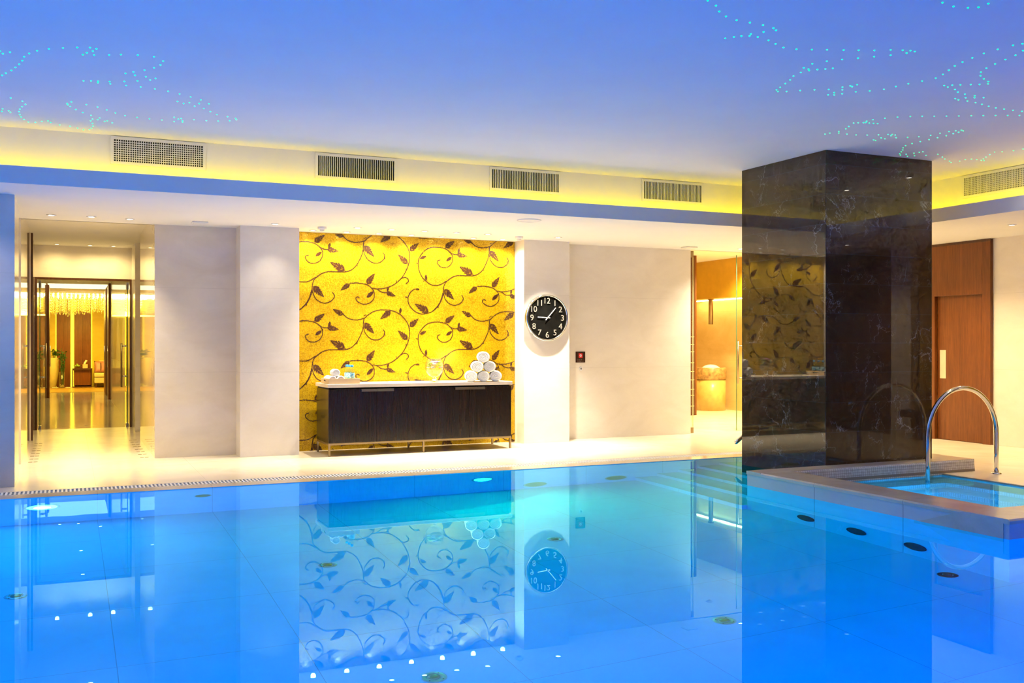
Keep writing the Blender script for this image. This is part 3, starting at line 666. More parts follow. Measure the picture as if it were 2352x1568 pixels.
pool_lamp(3.877, 9.33, -0.51, 'turquoise underwater light in the far pool wall below the sideboard', TEAL, 50 * PP, 'turquoise', 'lights in the far pool wall', strength=8, r=0.10, lc=(0.35, 1.0, 0.9))
for k, x in enumerate((-3.6, -1.2, 1.2, 3.6, 6.0)):  # row out of view, added to brighten the pool and ceiling
    pool_lamp(x, 1.5, -0.51, 'unseen blue underwater light added in the near pool wall', BLUE if x < 3 else DEEP, (125 if x < 5 else 60) * PP, 'near_%d' % k, 'added unseen lights in the near pool wall', face=1)
for k, y in enumerate((3.2, 5.8, 8.2)):  # extra lamps past the left edge of view, added for more blue light
    pool_lamp(-5.0, y, -0.51, 'unseen blue underwater light added in the left pool wall', BLUE, 55 * PP, 'left_%d' % k, 'added unseen lights in the left pool wall', face=1, along='x')
pool_lamp(7.2, 4.65, -0.51, 'unseen blue underwater light added in the pool wall under the near end of the hot tub', DEEP, 22 * PP, 'tub_end', None, face=-1)  # added fill lamp, hidden from the camera
pool_lamp(8.47, 3.0, -0.51, 'unseen blue underwater light added in the right pool wall', DEEP, 34 * PP, 'right', None, face=-1, along='x')  # another added lamp out of view, fills the right of the pool

def wall_cover(x, y, z, r, label, group, along, face, m='steel'):
    t = thing('inlet_cover', label, 'inlet cover', (x, y, z), group)
    b = MB(); b.lathe([(r * 0.86, 0.001 * face), (r * 0.88, 0.008 * face), (r, 0.006 * face), (r * 1.01, 0.001 * face)], (x, y, z), 32, along, caps=False); obj('ring', b, M[m], t)
    b = MB(); b.lathe([(r * 0.86, 0.004 * face), (r * 0.5, 0.006 * face), (1e-5, 0.007 * face)], (x, y, z), 32, along, caps=False); obj('cover_plate', b, M['bronze'] if m == 'steel' else M['dark_void'], t)
wall_cover(1.122, 9.33, -0.43, 0.075, 'small round cover in the far pool wall left of the mosaic reflection', 'round covers in the far pool wall', 'y', -1)
wall_cover(4.48, 9.33, -1.03, 0.14, 'large round cover low in the far pool wall below the clock', 'round covers in the far pool wall', 'y', -1)
wall_cover(5.456, 9.33, -0.99, 0.14, 'large round cover in the far pool wall at the foot of the steps', 'round covers in the far pool wall', 'y', -1)
M['dark_cover'] = plain('dark_speaker_cover', (0.03, 0.035, 0.04), 0.5, 0, 0.2, 30)
for y, l in ((6.643, 'dark round disc under water in the hot tub side, farthest of the row'), (6.051, 'dark round disc under water in the hot tub side, middle of the row'), (5.451, 'dark round disc under water in the hot tub side, nearest of the row')):
    t = thing('water_jet', l, 'water jet', (5.757, y, -0.96), 'dark discs in the hot tub side')
    b = MB(); b.lathe([(0.092, -0.001), (0.094, -0.01), (0.106, -0.008), (0.108, -0.001)], (5.757, y, -0.96), 32, 'x', caps=False); obj('ring', b, M['dark_cover'], t)
    b = MB(); b.lathe([(0.092, -0.006), (0.05, -0.009), (1e-5, -0.010)], (5.757, y, -0.96), 32, 'x', caps=False); obj('disc', b, M['dark_cover'], t)
for x, y, l in ((1.72, 7.07, 'round metal floor inlet under the mosaic reflection'), (-0.304, 7.05, 'round metal floor inlet at the far left of the pool floor'), (3.59, 7.11, 'round metal floor inlet beneath the clock reflection'),
                (3.607, 4.88, 'round metal floor inlet left of the dark pillar reflection'), (1.735, 4.83, 'round metal floor inlet at the bottom edge of the photo'), (5.55, 4.97, 'dark floor inlet close to the hot tub side')):
    t = thing('floor_inlet', l, 'floor inlet', (x, y, -1.235), 'inlets in the pool floor'); dk = x > 5
    b = MB(); b.lathe([(0.038, 0.003), (0.041, 0.008), (0.066, 0.006), (0.070, 0.0005)], (x, y, -1.2348), 36, caps=False); obj('flange', b, M['dark_cover' if dk else 'steel'], t)
    b = MB(); b.lathe([(0.032, 0.003), (0.031, 0.012), (0.011, 0.015), (1e-5, 0.015)], (x, y, -1.2348), 28, caps=False); obj('cap', b, M['dark_cover' if dk else 'bronze'], t)
    for k in range(4):
        a = PI / 4 + k * PI / 2; b = MB(); b.cyl((x + 0.053 * math.cos(a), y + 0.053 * math.sin(a), -1.228), 0.0045, 0.003, 10); obj('screw', b, M['dark_void'], t)

# ------------------------------------------------------------------ hot tub
t = thing('hot_tub', 'raised stone hot tub with mosaic inner faces at the foot of the dark pillar', 'hot tub', (5.76, 4.65, -1.235))
b = MB()
b.box(5.76, 4.65, -1.235, 5.80, 7.445, 0.088); b.box(5.80, 4.65, -1.235, 8.469, 4.70, 0.088); b.box(5.80, 7.40, -1.235, 6.695, 7.445, 0.088)
obj('side_wall', b, M['tub_side'], t)
b = MB()
# rim: flat outer band then a wet slope down to the water on the pool side and the near side
o0, i0, w0 = (5.752, 4.642), (6.13, 5.02), (6.73, 5.46)
zt, zb = 0.121, -0.03
b.prism([(o0[0], 0.088), (o0[0], 0.110), (o0[0] + 0.012, zt), (i0[0], zt - 0.002), (w0[0], zb), (w0[0], -0.12), (o0[0] + 0.05, -0.12), (o0[0] + 0.05, 0.088)], 'y', o0[1] + 0.01, 7.25)
b.prism([(o0[1], 0.088), (o0[1], 0.110), (o0[1] + 0.012, zt), (i0[1], zt - 0.002), (w0[1], zb), (w0[1], -0.12), (o0[1] + 0.05, -0.12), (o0[1] + 0.05, 0.088)], 'x', o0[0] + 0.0005, 8.469)
b.box(o0[0], 7.25, 0.088, 8.47, 7.448, zt); b.box(8.105, 7.448, 0.0, 8.47, 8.9, zt)
obj('rim', b, M['rim_stone'], t)
b = MB()
prof = [(7.26, zt - 0.0005), (7.247, 0.116), (7.240, 0.105), (7.228, 0.0), (7.222, -0.04), (7.22, -0.25), (7.30, -0.25), (7.30, 0.10)]
b.prism(prof, 'x', 6.14, 8.455)
obj('mosaic_face', b, M['small_mosaic'], t)
b = MB(); b.box(6.73, 5.46, -0.86, 8.02, 7.23, -0.82); obj('basin_floor', b, M['tub_side'], t)
b = MB(); b.box(6.72, 5.44, -0.82, 6.735, 7.23, -0.1); b.box(6.73, 5.44, -0.82, 8.0, 5.455, -0.1); obj('basin_wall', b, M['small_mosaic'], t)
def ledge(d0, d1, z):
    """L-shaped step along the pillar side and the deck side: riser in mosaic, tread in stone"""
    b = MB(); b.box(6.736, 7.22 - d1, -0.82, 8.0 - d1, 7.22 - d1 + 0.01, z - 0.004); b.box(8.0 - d1, 5.456, -0.82, 8.0 - d1 + 0.01, 7.22 - d1 + 0.01, z - 0.004)
    b.box(6.736, 7.22 - d1 - 0.002, z - 0.03, 8.0 - d1, 7.22 - d1 + 0.02, z + 0.001); b.box(8.0 - d1 - 0.002, 5.456, z - 0.03, 8.0 - d1 + 0.02, 7.22 - d1 + 0.02, z + 0.001)
    s = obj('step', b, M['small_mosaic'], t)
    b = MB(); b.box(6.736, 7.22 - d1 + 0.02, z - 0.02, 7.999, 7.219 - d0, z); b.box(8.0 - d1 + 0.02, 5.456, z - 0.02, 7.999 - d0, 7.22 - d1 + 0.02, z)
    obj('tread', b, M['rim_stone'], s)
ledge(0, 0.30, -0.15); ledge(0.30, 0.58, -0.37); ledge(0.58, 0.86, -0.59)
b = MB(); b.box(7.985, 5.46, -0.25, 8.0, 7.22, -0.001); obj('deck_edge', b, M['coping'], t)
b = MB(); b.quad((6.66, 5.40, ZW), (7.999, 5.40, ZW), (7.999, 7.235, ZW), (6.66, 7.235, ZW))
w2 = obj('tub_water', b, M['tub_water']); tag(w2, 'still water in the hot tub', None, None, 'structure')
for p in w2.data.polygons:
    if p.normal.z < 0: w2.data.flip_normals(); break
t = thing('underwater_light', 'small blue light under water in the hot tub', 'pool light', (6.74, 6.35, -0.09))
b = MB(); b.lathe([(0.04, 0.001), (0.045, 0.012), (0.05, 0.009), (0.055, 0.001)], (6.736, 6.35, -0.09), 24, 'x', caps=False); obj('bezel', b, M['steel'], t)
b = MB(); b.lathe([(0.04, 0.006), (1e-5, 0.012)], (6.736, 6.35, -0.09), 24, 'x', caps=False); obj('lens', b, emit('tub_lens', (0.1, 0.3, 1.0), 20), t)
lamp('AREA', 'underwater_lamp', (6.77, 6.35, -0.085), 34 * PP, (0.02, 0.34, 1.0), 0.1, None, (0, -PI / 2, 0), t)

# handrails
def arch(xa, xb, y, za, zb, top, bulge=0.0):
    R = (xb - xa) / 2; cx = (xa + xb) / 2; zc = top - R
    pts = [(xa + 0.0, y, za), (xa - 0.0, y, (za + zc) / 2)]
    pts += [(cx - R * math.cos(PI * k / 24), y, zc + R * math.sin(PI * k / 24)) for k in range(25)]
    pts += [(xb, y, (zb + zc) / 2), (xb, y, zb)]
    return pts
t = thing('handrail', 'polished steel arched handrail at the hot tub steps', 'handrail', (8.0, 7.0, 0.0))
b = MB(); b.tube(arch(7.555, 8.485, 7.0, -0.144, 0.003, 0.865), 0.0225, 16); obj('tube', b, M['chrome'], t)
for x, z, l in ((7.555, -0.15, None), (8.485, 0.0, None)):
    b = MB(); b.lathe([(0.023, 0.012), (0.046, 0.010), (0.05, 0.0005)], (x, 7.0, z + 0.002), 28, caps=False); obj('flange', b, M['chrome'], t)
t = thing('handrail', 'end of a steel handrail poking out behind the dark pillar', 'handrail', (7.6, 9.1, 0.0))
b = MB(); b.tube(spline([(6.86, 9.06, 0.195), (7.0, 9.06, 0.30), (7.35, 9.06, 0.62), (7.7, 9.06, 0.80), (7.9, 9.06, 0.78), (7.98, 9.06, 0.62), (7.98, 9.06, -0.04)], 6), 0.0225, 14); obj('tube', b, M['chrome'], t)
b = MB(); b.lathe([(0.0, 0.0), (0.0235, 0.0), (0.0235, 0.012)], (6.848, 9.06, 0.195), 16, 'x', caps=False); obj('end_cap', b, M['chrome'], t)

# ------------------------------------------------------------------ sideboard
t = thing('sideboard', 'long dark wood sideboard with a pale stone top on thin bronze legs', 'sideboard', (3.89, 11.48, 0))
X0, X1, Y0, Y1 = 2.737, 5.044, 11.20, 11.79
b = MB(); b.box(X0, Y0 + 0.02, 0.150, X1, Y1, 0.775); obj('carcass', b, M['wenge'], t, bevel=0.002)
b = MB(); b.box(X0 - 0.012, Y0 - 0.012, 0.792, X1 + 0.012, Y1 + 0.01, 0.832); obj('top', b, stone('pale_stone_top', (0.66, 0.58, 0.48), (0.78, 0.70, 0.60), 0.25, 0, 0, lw=0), t, bevel=0.003)
b = MB(); b.box(X0 + 0.01, Y0 + 0.03, 0.775, X1 - 0.01, Y1 - 0.01, 0.792); obj('shadow_gap', b, M['dark_void'], t)
ed = [X0, 3.308, 3.893, 4.477, X1]
for k in range(4):
    b = MB(); b.box(ed[k] + 0.0015, Y0, 0.152, ed[k + 1] - 0.0015, Y0 + 0.019, 0.773)
    d = obj('door', b, M['wenge'], t, bevel=0.0015)
    hx0, hx1 = ((3.122, 3.3065), (3.3095, 3.513), (4.289, 4.4755), (4.4785, 4.679))[k]
    b = MB(); b.box(hx0, Y0 - 0.026, 0.768, hx1, Y0 + 0.005, 0.772); b.box(hx0, Y0 - 0.028, 0.742, hx1, Y0 - 0.024, 0.772)
    obj('handle', b, M['bronze'], d)
b = MB(); f = 0.022
b.box(X0, Y0, 0.128, X1, Y0 + f, 0.150); b.box(X0, Y1 - f, 0.128, X1, Y1, 0.150); b.box(X0, Y0 + f, 0.128, X0 + f, Y1 - f, 0.150); b.box(X1 - f, Y0 + f, 0.128, X1, Y1 - f, 0.150)
obj('frame', b, M['bronze'], t)
for x in (X0, 3.88, X1 - f):
    for y in (Y0, Y1 - f):
        b = MB(); b.box(x, y, 0.0, x + f, y + f, 0.1278); obj('leg', b, M['bronze'], t)

# things on the sideboard
ZT = 0.8322
def tray():
    x0, x1, y0, y1, h = 2.745, 3.115, 11.225, 11.60, 0.062
    t = thing('serving_tray', 'pale wooden tray at the left end of the sideboard', 'tray', ((x0 + x1) / 2, (y0 + y1) / 2, ZT))
    b = MB(); b.box(x0, y0, ZT, x1, y1, ZT + 0.008); obj('base', b, M['tray'], t)
    b = MB(); w = 0.012
    b.box(x0, y0, ZT + 0.008, x1, y0 + w, ZT + h); b.box(x0, y1 - w, ZT + 0.008, x1, y1, ZT + h)
    for xa in (x0, x1 - w):                  # ends with a hand slot
        ym = (y0 + y1) / 2
        b.box(xa, y0 + w, ZT + 0.008, xa + w, y1 - w, ZT + 0.030); b.box(xa, y0 + w, ZT + 0.048, xa + w, y1 - w, ZT + h)
        b.box(xa, y0 + w, ZT + 0.030, xa + w, ym - 0.05, ZT + 0.048); b.box(xa, ym + 0.05, ZT + 0.030, xa + w, y1 - w, ZT + 0.048)
    obj('sides', b, M['tray'], t)
tray()
def rolled_towel(name, c, r, L, label, group, yaw=0.0, squash=1.0):
    """a towel rolled up: soft barrel with a spiral of layers on both ends"""
    t = thing(name, label, 'towel', (c[0], c[1], c[2] - r), group)
    prof = [(r * 0.80, -L / 2 - 0.001), (r * 0.94, -L / 2 + 0.004), (r, -L / 2 + 0.02), (r * 0.985, 0), (r, L / 2 - 0.02), (r * 0.94, L / 2 - 0.004), (r * 0.80, L / 2 + 0.001)]
    b = MB(); b.lathe(prof, c, 28, 'y'); o1 = obj('roll', b, M['towel'], t)
    for s in (-1, 1):
        b = MB(); pts = []; n = 90
        for k in range(n + 1):
            a = 2 * PI * 3.6 * k / n; q = r * (0.10 + 0.80 * k / n)
            pts.append((c[0] + q * math.cos(a), c[1] + s * (L / 2 + 0.001), c[2] + q * math.sin(a)))
        b.tube(pts, r * 0.085, 6); obj('folded_layers', b, M['towel'], t)
    t.rotation_euler.z = yaw; t.scale.z = squash      # its own weight flattens it a little
    return t
ry = 11.33
for x, z, r, l in ((4.555, 0.0, 0.0765, 'rolled white towel at the left of the bottom row of the stack of six'), (4.7175, 0.0, 0.0765, 'rolled white towel in the middle of the bottom row of the stack of six'), (4.880, 0.0, 0.0765, 'rolled white towel at the right of the bottom row of the stack of six'),
                   (4.636, 0.118, 0.0765, 'rolled white towel at the left of the middle row of the stack'), (4.799, 0.118, 0.0765, 'rolled white towel at the right of the middle row of the stack'), (4.7175, 0.236, 0.0765, 'rolled white towel on top of the stack of six')):
    rolled_towel('rolled_towel', (x, ry, ZT + z + r), r, 0.26, l, 'stack of six rolled towels', -0.34, 0.88)
zt0 = ZT + 0.0085
for x, y, z, l in ((2.805, 11.33, 0, 'small rolled face towel front left in the wooden tray'), (2.902, 11.33, 0, 'small rolled face towel front right in the wooden tray'), (2.805, 11.475, 0, 'small rolled face towel back left in the wooden tray'), (2.902, 11.475, 0, 'small rolled face towel back right in the wooden tray'),
                   (2.853, 11.36, 1, 'small rolled face towel on top of the pile in the wooden tray')):
    rolled_towel('face_towel', (x, y, zt0 + 0.0472 + z * 0.0775), 0.0470, 0.135, l, 'small rolled towels in the tray', 0.0, 0.92)
M['bottle_water'] = pane('bottle_plastic', (0.86, 0.94, 0.97), 1.4)
M['blue_cap'] = plain('blue_plastic_cap', (0.04, 0.34, 0.70), 0.4)
M['label'] = None
def label_mat():
    n = N('blue_white_bottle_label'); f, _ = n.noise(n.map(n.pos(), (1, 1, 2)), 38, 3, 0.6, 1.5)
    n.bsdf(n.ramp(f, [(0.40, (0.80, 0.88, 0.92)), (0.50, (0.10, 0.50, 0.72)), (0.60, (0.05, 0.30, 0.60)), (0.7, (0.85, 0.9, 0.95))]), 0.35); return n.m
M['label'] = label_mat()
def bottle(x, y, label, k=1.14):
    t = thing('water_bottle', label, 'bottle', (x, y, zt0), 'water bottles in the tray')
    b = MB(); b.lathe([(r, h * k) for r, h in ((1e-5, 0.002), (0.024, 0.0), (0.030, 0.006), (0.030, 0.118), (0.027, 0.132), (0.017, 0.150), (0.0145, 0.157), (0.0145, 0.172))], (x, y, zt0), 28, caps=False); obj('body', b, M['bottle_water'], t)
    b = MB(); b.lathe([(r, h * k) for r, h in ((1e-5, 0.006), (0.026, 0.006), (0.0275, 0.010), (0.0275, 0.112), (1e-5, 0.112))], (x, y, zt0), 24, caps=False); obj('water', b, pane('bottled_water', (0.80, 0.91, 0.95), 1.33), t)
    b = MB(); b.lathe([(r, h * k) for r, h in ((0.0305, 0.052), (0.0308, 0.054), (0.0308, 0.100), (0.0305, 0.102))], (x, y, zt0), 28, caps=False); obj('label_band', b, M['label'], t)
    b = MB(); b.lathe([(r, h * k) for r, h in ((0.0165, 0.163), (0.017, 0.165), (0.017, 0.182), (0.015, 0.185), (1e-5, 0.185))], (x, y, zt0), 24, caps=False); obj('cap', b, M['blue_cap'], t)
bottle(3.045, 11.32, 'small water bottle with blue cap at the front of the tray')
bottle(3.040, 11.42, 'small water bottle with blue cap in the middle of the tray row')
bottle(3.037, 11.52, 'small water bottle with blue cap at the back of the tray')
# goblet of sweets and fruit slices in water
gx_, gy_ = 4.085, 11.36
t = thing('glass_goblet', 'big clear glass goblet of water with petals on the sideboard', 'goblet', (gx_, gy_, ZT))
b = MB(); b.lathe([(1e-5, 0.060), (0.03, 0.061), (0.065, 0.078), (0.100, 0.118), (0.116, 0.165), (0.113, 0.215), (0.098, 0.262), (0.090, 0.285), (0.087, 0.285), (0.094, 0.262), (0.109, 0.215), (0.112, 0.165), (0.096, 0.121), (0.062, 0.082), (1e-5, 0.068)], (gx_, gy_, ZT), 40, caps=False); obj('bowl', b, M['vessel'], t)
b = MB(); b.lathe([(0.022, 0.060), (0.018, 0.053), (0.030, 0.044), (0.031, 0.036), (0.022, 0.026), (0.020, 0.012), (0.021, 0.006)], (gx_, gy_, ZT), 28, caps=False); obj('stem', b, M['solid_glass'], t)
b = MB(); b.lathe([(1e-5, 0.008), (0.03, 0.007), (0.070, 0.004), (0.072, 0.001), (1e-5, 0.0005)], (gx_, gy_, ZT), 36, caps=False); obj('foot', b, M['solid_glass'], t)
b = MB(); b.lathe([(1e-5, 0.074), (0.06, 0.087), (0.092, 0.122), (0.107, 0.165), (0.105, 0.215), (0.097, 0.240), (1e-5, 0.240)], (gx_, gy_, ZT), 40, caps=False); obj('water', b, pane('goblet_water', (0.97, 0.93, 0.80), 1.33), t)
rr = random.Random(3)
pcol = {'purple_petal': (0.42, 0.12, 0.36), 'green_leaf_piece': (0.35, 0.55, 0.05), 'white_petal': (0.85, 0.82, 0.78)}
for nm_, col in pcol.items(): M[nm_] = plain(nm_, col, 0.5)
for k in range(34):
    a = rr.uniform(0, 2 * PI); q = rr.uniform(0.01, 0.082); h = rr.choice((0.232, 0.243, 0.222, 0.20, 0.18, 0.235, 0.248))
    b = MB(); b.ball((gx_ + q * math.cos(a), gy_ + q * math.sin(a), ZT + h), 0.021, 1.3, rr.uniform(0.6, 1.1), rr.uniform(0.3, 0.6), 10, 6)
    obj('petal', b, M[rr.choice(list(pcol))], t)
t = thing('coaster', 'thin dark round coaster on the sideboard left of the goblet', 'coaster', (3.53, 11.33, ZT))
b = MB(); b.lathe([(0.06, 0), (0.062, 0.002), (0.06, 0.005), (0.05, 0.0052), (1e-5, 0.0045)], (3.53, 11.33, ZT + 0.0002), 32, caps=False); obj('plate', b, M['steel'], t)
for x, y, a, l in ((4.33, 11.42, 0.2, 'white folded leaflet lying right of the goblet'), (4.42, 11.28, -0.35, 'white folded leaflet half under the rolled towels')):
    t = thing('leaflet', l, 'leaflet', (x, y, ZT), 'leaflets on the sideboard')
    for k in range(2):
        b = MB(); b.box(x - 0.075, y - 0.05, ZT + 0.0004 + 0.003 * k, x + 0.06 - 0.004 * k, y + 0.05, ZT + 0.0026 + 0.003 * k); obj('cover' if k else 'inner_sheet', b, M['paper'], t)
    t.rotation_euler.z = a

# ------------------------------------------------------------------ wall clock
cx, cy, cz, R = 5.731, 11.62, 1.641, 0.312
t = thing('wall_clock', 'large round black wall clock with a chrome rim and silver numerals', 'clock', (cx, cy, cz))
b = MB(); b.lathe([(0.29, -0.002), (0.29, -0.04)], (cx, cy, cz), 56, 'y'); obj('case', b, M['black_gloss'], t)
b = MB(); b.lathe([(R * 0.90, -0.040), (R * 0.905, -0.050), (R * 0.93, -0.062), (R * 0.965, -0.060), (R * 0.99, -0.045), (R, -0.025), (R * 0.985, -0.006), (R * 0.93, -0.006)], (cx, cy, cz), 64, 'y', caps=False); obj('rim', b, M['chrome'], t)
b = MB(); b.lathe([(R * 0.91, -0.041), (1e-5, -0.0412)], (cx, cy, cz), 64, 'y', caps=False); obj('face', b, M['black_gloss'], t)
M['numeral'] = plain('silver_numeral', (0.72, 0.66, 0.55), 0.3, 0.6)
def text_mesh(txt, size, extrude):
    cu = bpy.data.curves.new('t', 'FONT'); cu.body = txt; cu.size = size; cu.extrude = extrude; cu.align_x = 'CENTER'; cu.align_y = 'CENTER'
    o = bpy.data.objects.new('t', cu); C.objects.link(o)
    bpy.context.view_layer.update()
    me = bpy.data.meshes.new_from_object(o.evaluated_get(bpy.context.evaluated_depsgraph_get()))
    bpy.data.objects.remove(o); bpy.data.curves.remove(cu)
    return [tuple(v.co) for v in me.vertices], [tuple(p.vertices) for p in me.polygons]
for k in range(1, 13):
    vs, fs = text_mesh(str(k), 0.108, 0.004)
    a = PI / 2 - k * PI / 6; px, pz = 0.715 * R * math.cos(a), 0.715 * R * math.sin(a)
    mx = (min(v[0] for v in vs) + max(v[0] for v in vs)) / 2; my = (min(v[1] for v in vs) + max(v[1] for v in vs)) / 2
    b = MB(); b.add([(cx + px + v[0] - mx, cy - 0.0455 - v[2], cz + pz + v[1] - my) for v in vs], fs); obj('numeral', b, M['numeral'], t)
def hand(name, ang, L, tail, w, d):
    u = (math.sin(ang), math.cos(ang)); q = (u[1], -u[0]); b = MB()
    pts = [(-tail, w * 0.7), (L, w * 0.55), (L, -w * 0.55), (-tail, -w * 0.7)]
    b.prism([(cx + u[0] * s + q[0] * e, cz + u[1] * s + q[1] * e) for s, e in pts], 'y', cy - d, cy - d - 0.003); obj(name, b, M['paper'], t)
hand('hour_hand', math.radians(273.5), 0.142, 0.038, 0.008, 0.051); hand('minute_hand', math.radians(42), 0.178, 0.042, 0.007, 0.056)
b = MB(); b.lathe([(0.009, -0.05), (0.009, -0.061), (1e-5, -0.062)], (cx, cy, cz), 16, 'y', caps=False); obj('centre_pin', b, M['chrome'], t)

# alarm sign, button and socket right of the clock
t = thing('wall_sign', 'small dark brown notice with a red square on the stone wall right of the clock', 'sign', (6.395, 11.9, 1.044))
b = MB(); b.box(6.322, 11.892, 1.044, 6.468, 11.899, 1.192); obj('plate', b, plain('brown_sign_plate', (0.045, 0.012, 0.006), 0.35), t, bevel=0.001)
b = MB(); b.box(6.366, 11.889, 1.108, 6.424, 11.8915, 1.170); obj('red_square', b, plain('red_sign', (0.75, 0.03, 0.03), 0.4), t)
b = MB(); b.lathe([(0.017, 0.0), (0.017, -0.0012), (0.007, -0.0014), (0.007, 0.0)], (6.395, 11.8885, 1.139), 24, 'y', caps=False); obj('symbol', b, M['paper'], t)
rr = random.Random(11)
for zc, xa, xb in ((1.080, 6.338, 6.452), (1.063, 6.343, 6.447)):
    b = MB(); x = xa
    while x < xb - 0.006:
        if not (zc > 1.07 and 6.385 < x < 6.393):
            w = rr.uniform(0.003, 0.006); b.box(x, 11.8905, zc - 0.004, x + 0.0013, 11.8918, zc + 0.004); b.box(x, 11.8905, zc + rr.choice((-0.004, 0.0, 0.0027)), x + w, 11.8918, zc + 0.004 if rr.random() < 0.3 else zc + 0.0012 + rr.choice((-0.004, 0.0, 0.0027)) * 0.5)
        x += 0.0085
    obj('lettering', b, plain('cream_lettering', (0.62, 0.50, 0.40), 0.5), t)
t = thing('wall_switch', 'small round white call button with a dark centre below the notice', 'button', (6.40, 11.9, 0.961))
b = MB(); b.prism([(6.40 + 0.024 * math.cos(a) , 0.961 + 0.030 * math.sin(a)) for a in [2 * PI * k / 28 for k in range(28)]], 'y', 11.899, 11.886); obj('housing', b, M['white'], t, bevel=0.002)
b = MB(); b.lathe([(0.0115, 0), (0.0115, -0.003), (1e-5, -0.004)], (6.40, 11.886, 0.958), 20, 'y', caps=False); obj('button', b, plain('dark_blue_button', (0.02, 0.02, 0.05), 0.3), t)
b = MB(); b.box(6.391, 11.884, 0.977, 6.409, 11.8862, 0.983); obj('slot', b, M['dark_cover'], t)
t = thing('wall_socket', 'flat pale socket plate at the left edge of the stone wall beside the clock pier', 'socket', (6.215, 11.9, 0.90))
b = MB(); b.box(6.10, 11.893, 0.86, 6.235, 11.899, 1.035); obj('plate', b, M['white'], t, bevel=0.002)
b = MB(); b.box(6.12, 11.891, 0.90, 6.215, 11.8932, 0.99); obj('insert', b, M['white'], t, bevel=0.001)
# ------------------------------------------------------------------ glass doors at the end of the corridor
b = MB(); b.box(-0.449, 16.44, 2.272, 0.909, 16.5, 2.304); b.box(-0.449, 16.44, 0, -0.42, 16.5, 2.272); b.box(0.885, 16.44, 0, 0.909, 16.5, 2.272)
tag(struct('trim_door_frame', b, M['dark_wood'], 'dark brown frame around the open glass doors'), 'dark brown frame around the open glass doors')
def glass_door(name, x, sgn, label):
    t = thing(name, label, None, (x, 16.55, 0.0)); t['kind'] = 'structure'
    b = MB(); b.box(x - 0.005, 16.56, 0.012, x + 0.005, 17.20, 2.24); obj('pane', b, M['glass'], t)
    b = MB(); b.box(x - 0.006, 16.552, 0.012, x + 0.006, 16.5598, 2.24); obj('pane_edge', b, M['glass_edge'], t)
    for z0, z1 in ((2.15, 2.262), (0.0, 0.055)):
        b = MB(); b.box(x - 0.018, 16.552, z0, x + 0.018, 16.70, z1); obj('pivot_fitting', b, M['steel'], t, bevel=0.003)
    xb = x + 0.085 * sgn
    b = MB(); b.tube([(xb, 16.64, 0.62), (xb, 16.64, 1.31)], 0.013, 12)
    h = obj('handle', b, M['bronze'], t)
    for z in (0.79, 1.265):
        b = MB(); b.tube([(xb - 0.012 * sgn, 16.64, z), (x + 0.006 * sgn, 16.64, z)], 0.014, 12); obj('standoff', b, M['chrome'], h)
glass_door('door_1', -0.385, 1, 'open glass door leaf on the left at the end of the corridor')
glass_door('door_2', 0.855, -1, 'open glass door leaf on the right at the end of the corridor')
# wooden fin and posts in the corridor
t = thing('wooden_fin', 'tall dark brown wooden fin standing at the left corridor wall', 'wood post', (-0.44, 14.75, 0))
b = MB(); b.box(-0.459, 14.702, 0.0, -0.428, 14.80, 2.788); obj('post', b, M['dark_wood'], t, bevel=0.002)
b = MB(); b.box(-0.427, 14.715, 0.0, -0.4245, 14.735, 2.788); obj('brass_inlay', b, M['bronze'], t)
for x0, x1, y0, y1, z1, l in ((-0.449, -0.405, 26.0, 27.3, 2.708, 'dark brown wooden door post on the left before the lounge'), (0.868, 0.909, 24.75, 25.4, 2.708, 'dark brown wooden door post on the right before the lounge'), (0.880, 0.909, 27.2, 28.4, 2.708, 'farther dark brown wooden door post on the right before the lounge')):
    t = thing('wooden_post', l, 'wood post', ((x0 + x1) / 2, (y0 + y1) / 2, 0), 'door posts before the lounge')
    b = MB(); b.box(x0, y0, 0.0, x1, y1, z1); obj('post', b, M['red_wood'], t, bevel=0.002)
    b = MB(); xm = x1 if x0 < 0 else x0; d = 0.02 if x0 < 0 else -0.02
    b.tube([(xm + d, y0 + 0.1, 0.75), (xm + d, y0 + 0.1, 1.25)], 0.012, 10); hh = obj('handle', b, M['chrome'], t)
    for z in (0.8, 1.2):
        b = MB(); b.tube([(xm + d, y0 + 0.1, z), (xm, y0 + 0.1, z)], 0.010, 8); obj('standoff', b, M['chrome'], hh)
# brass marks set in the corridor floor
rows = [(-0.348, 'left'), (0.800, 'right')]
for x, side in rows:
    for k in range(8):
        y = 12.02 + k * 0.315
        o = thing('floor_marker', '%s pair of brass floor marks from the pool along the %s of the corridor' % (('first', 'second', 'third', 'fourth', 'fifth', 'sixth', 'seventh', 'eighth')[k], side), 'floor mark', (x, y, 0.0), 'brass floor marks along the %s of the corridor' % side)
        for dx in (-0.026, 0.026):
            b = MB(); b.box(x + dx - 0.020, y - 0.012, 0.0003, x + dx + 0.020, y + 0.012, 0.003); obj('brass_tile', b, M['bronze'], o)

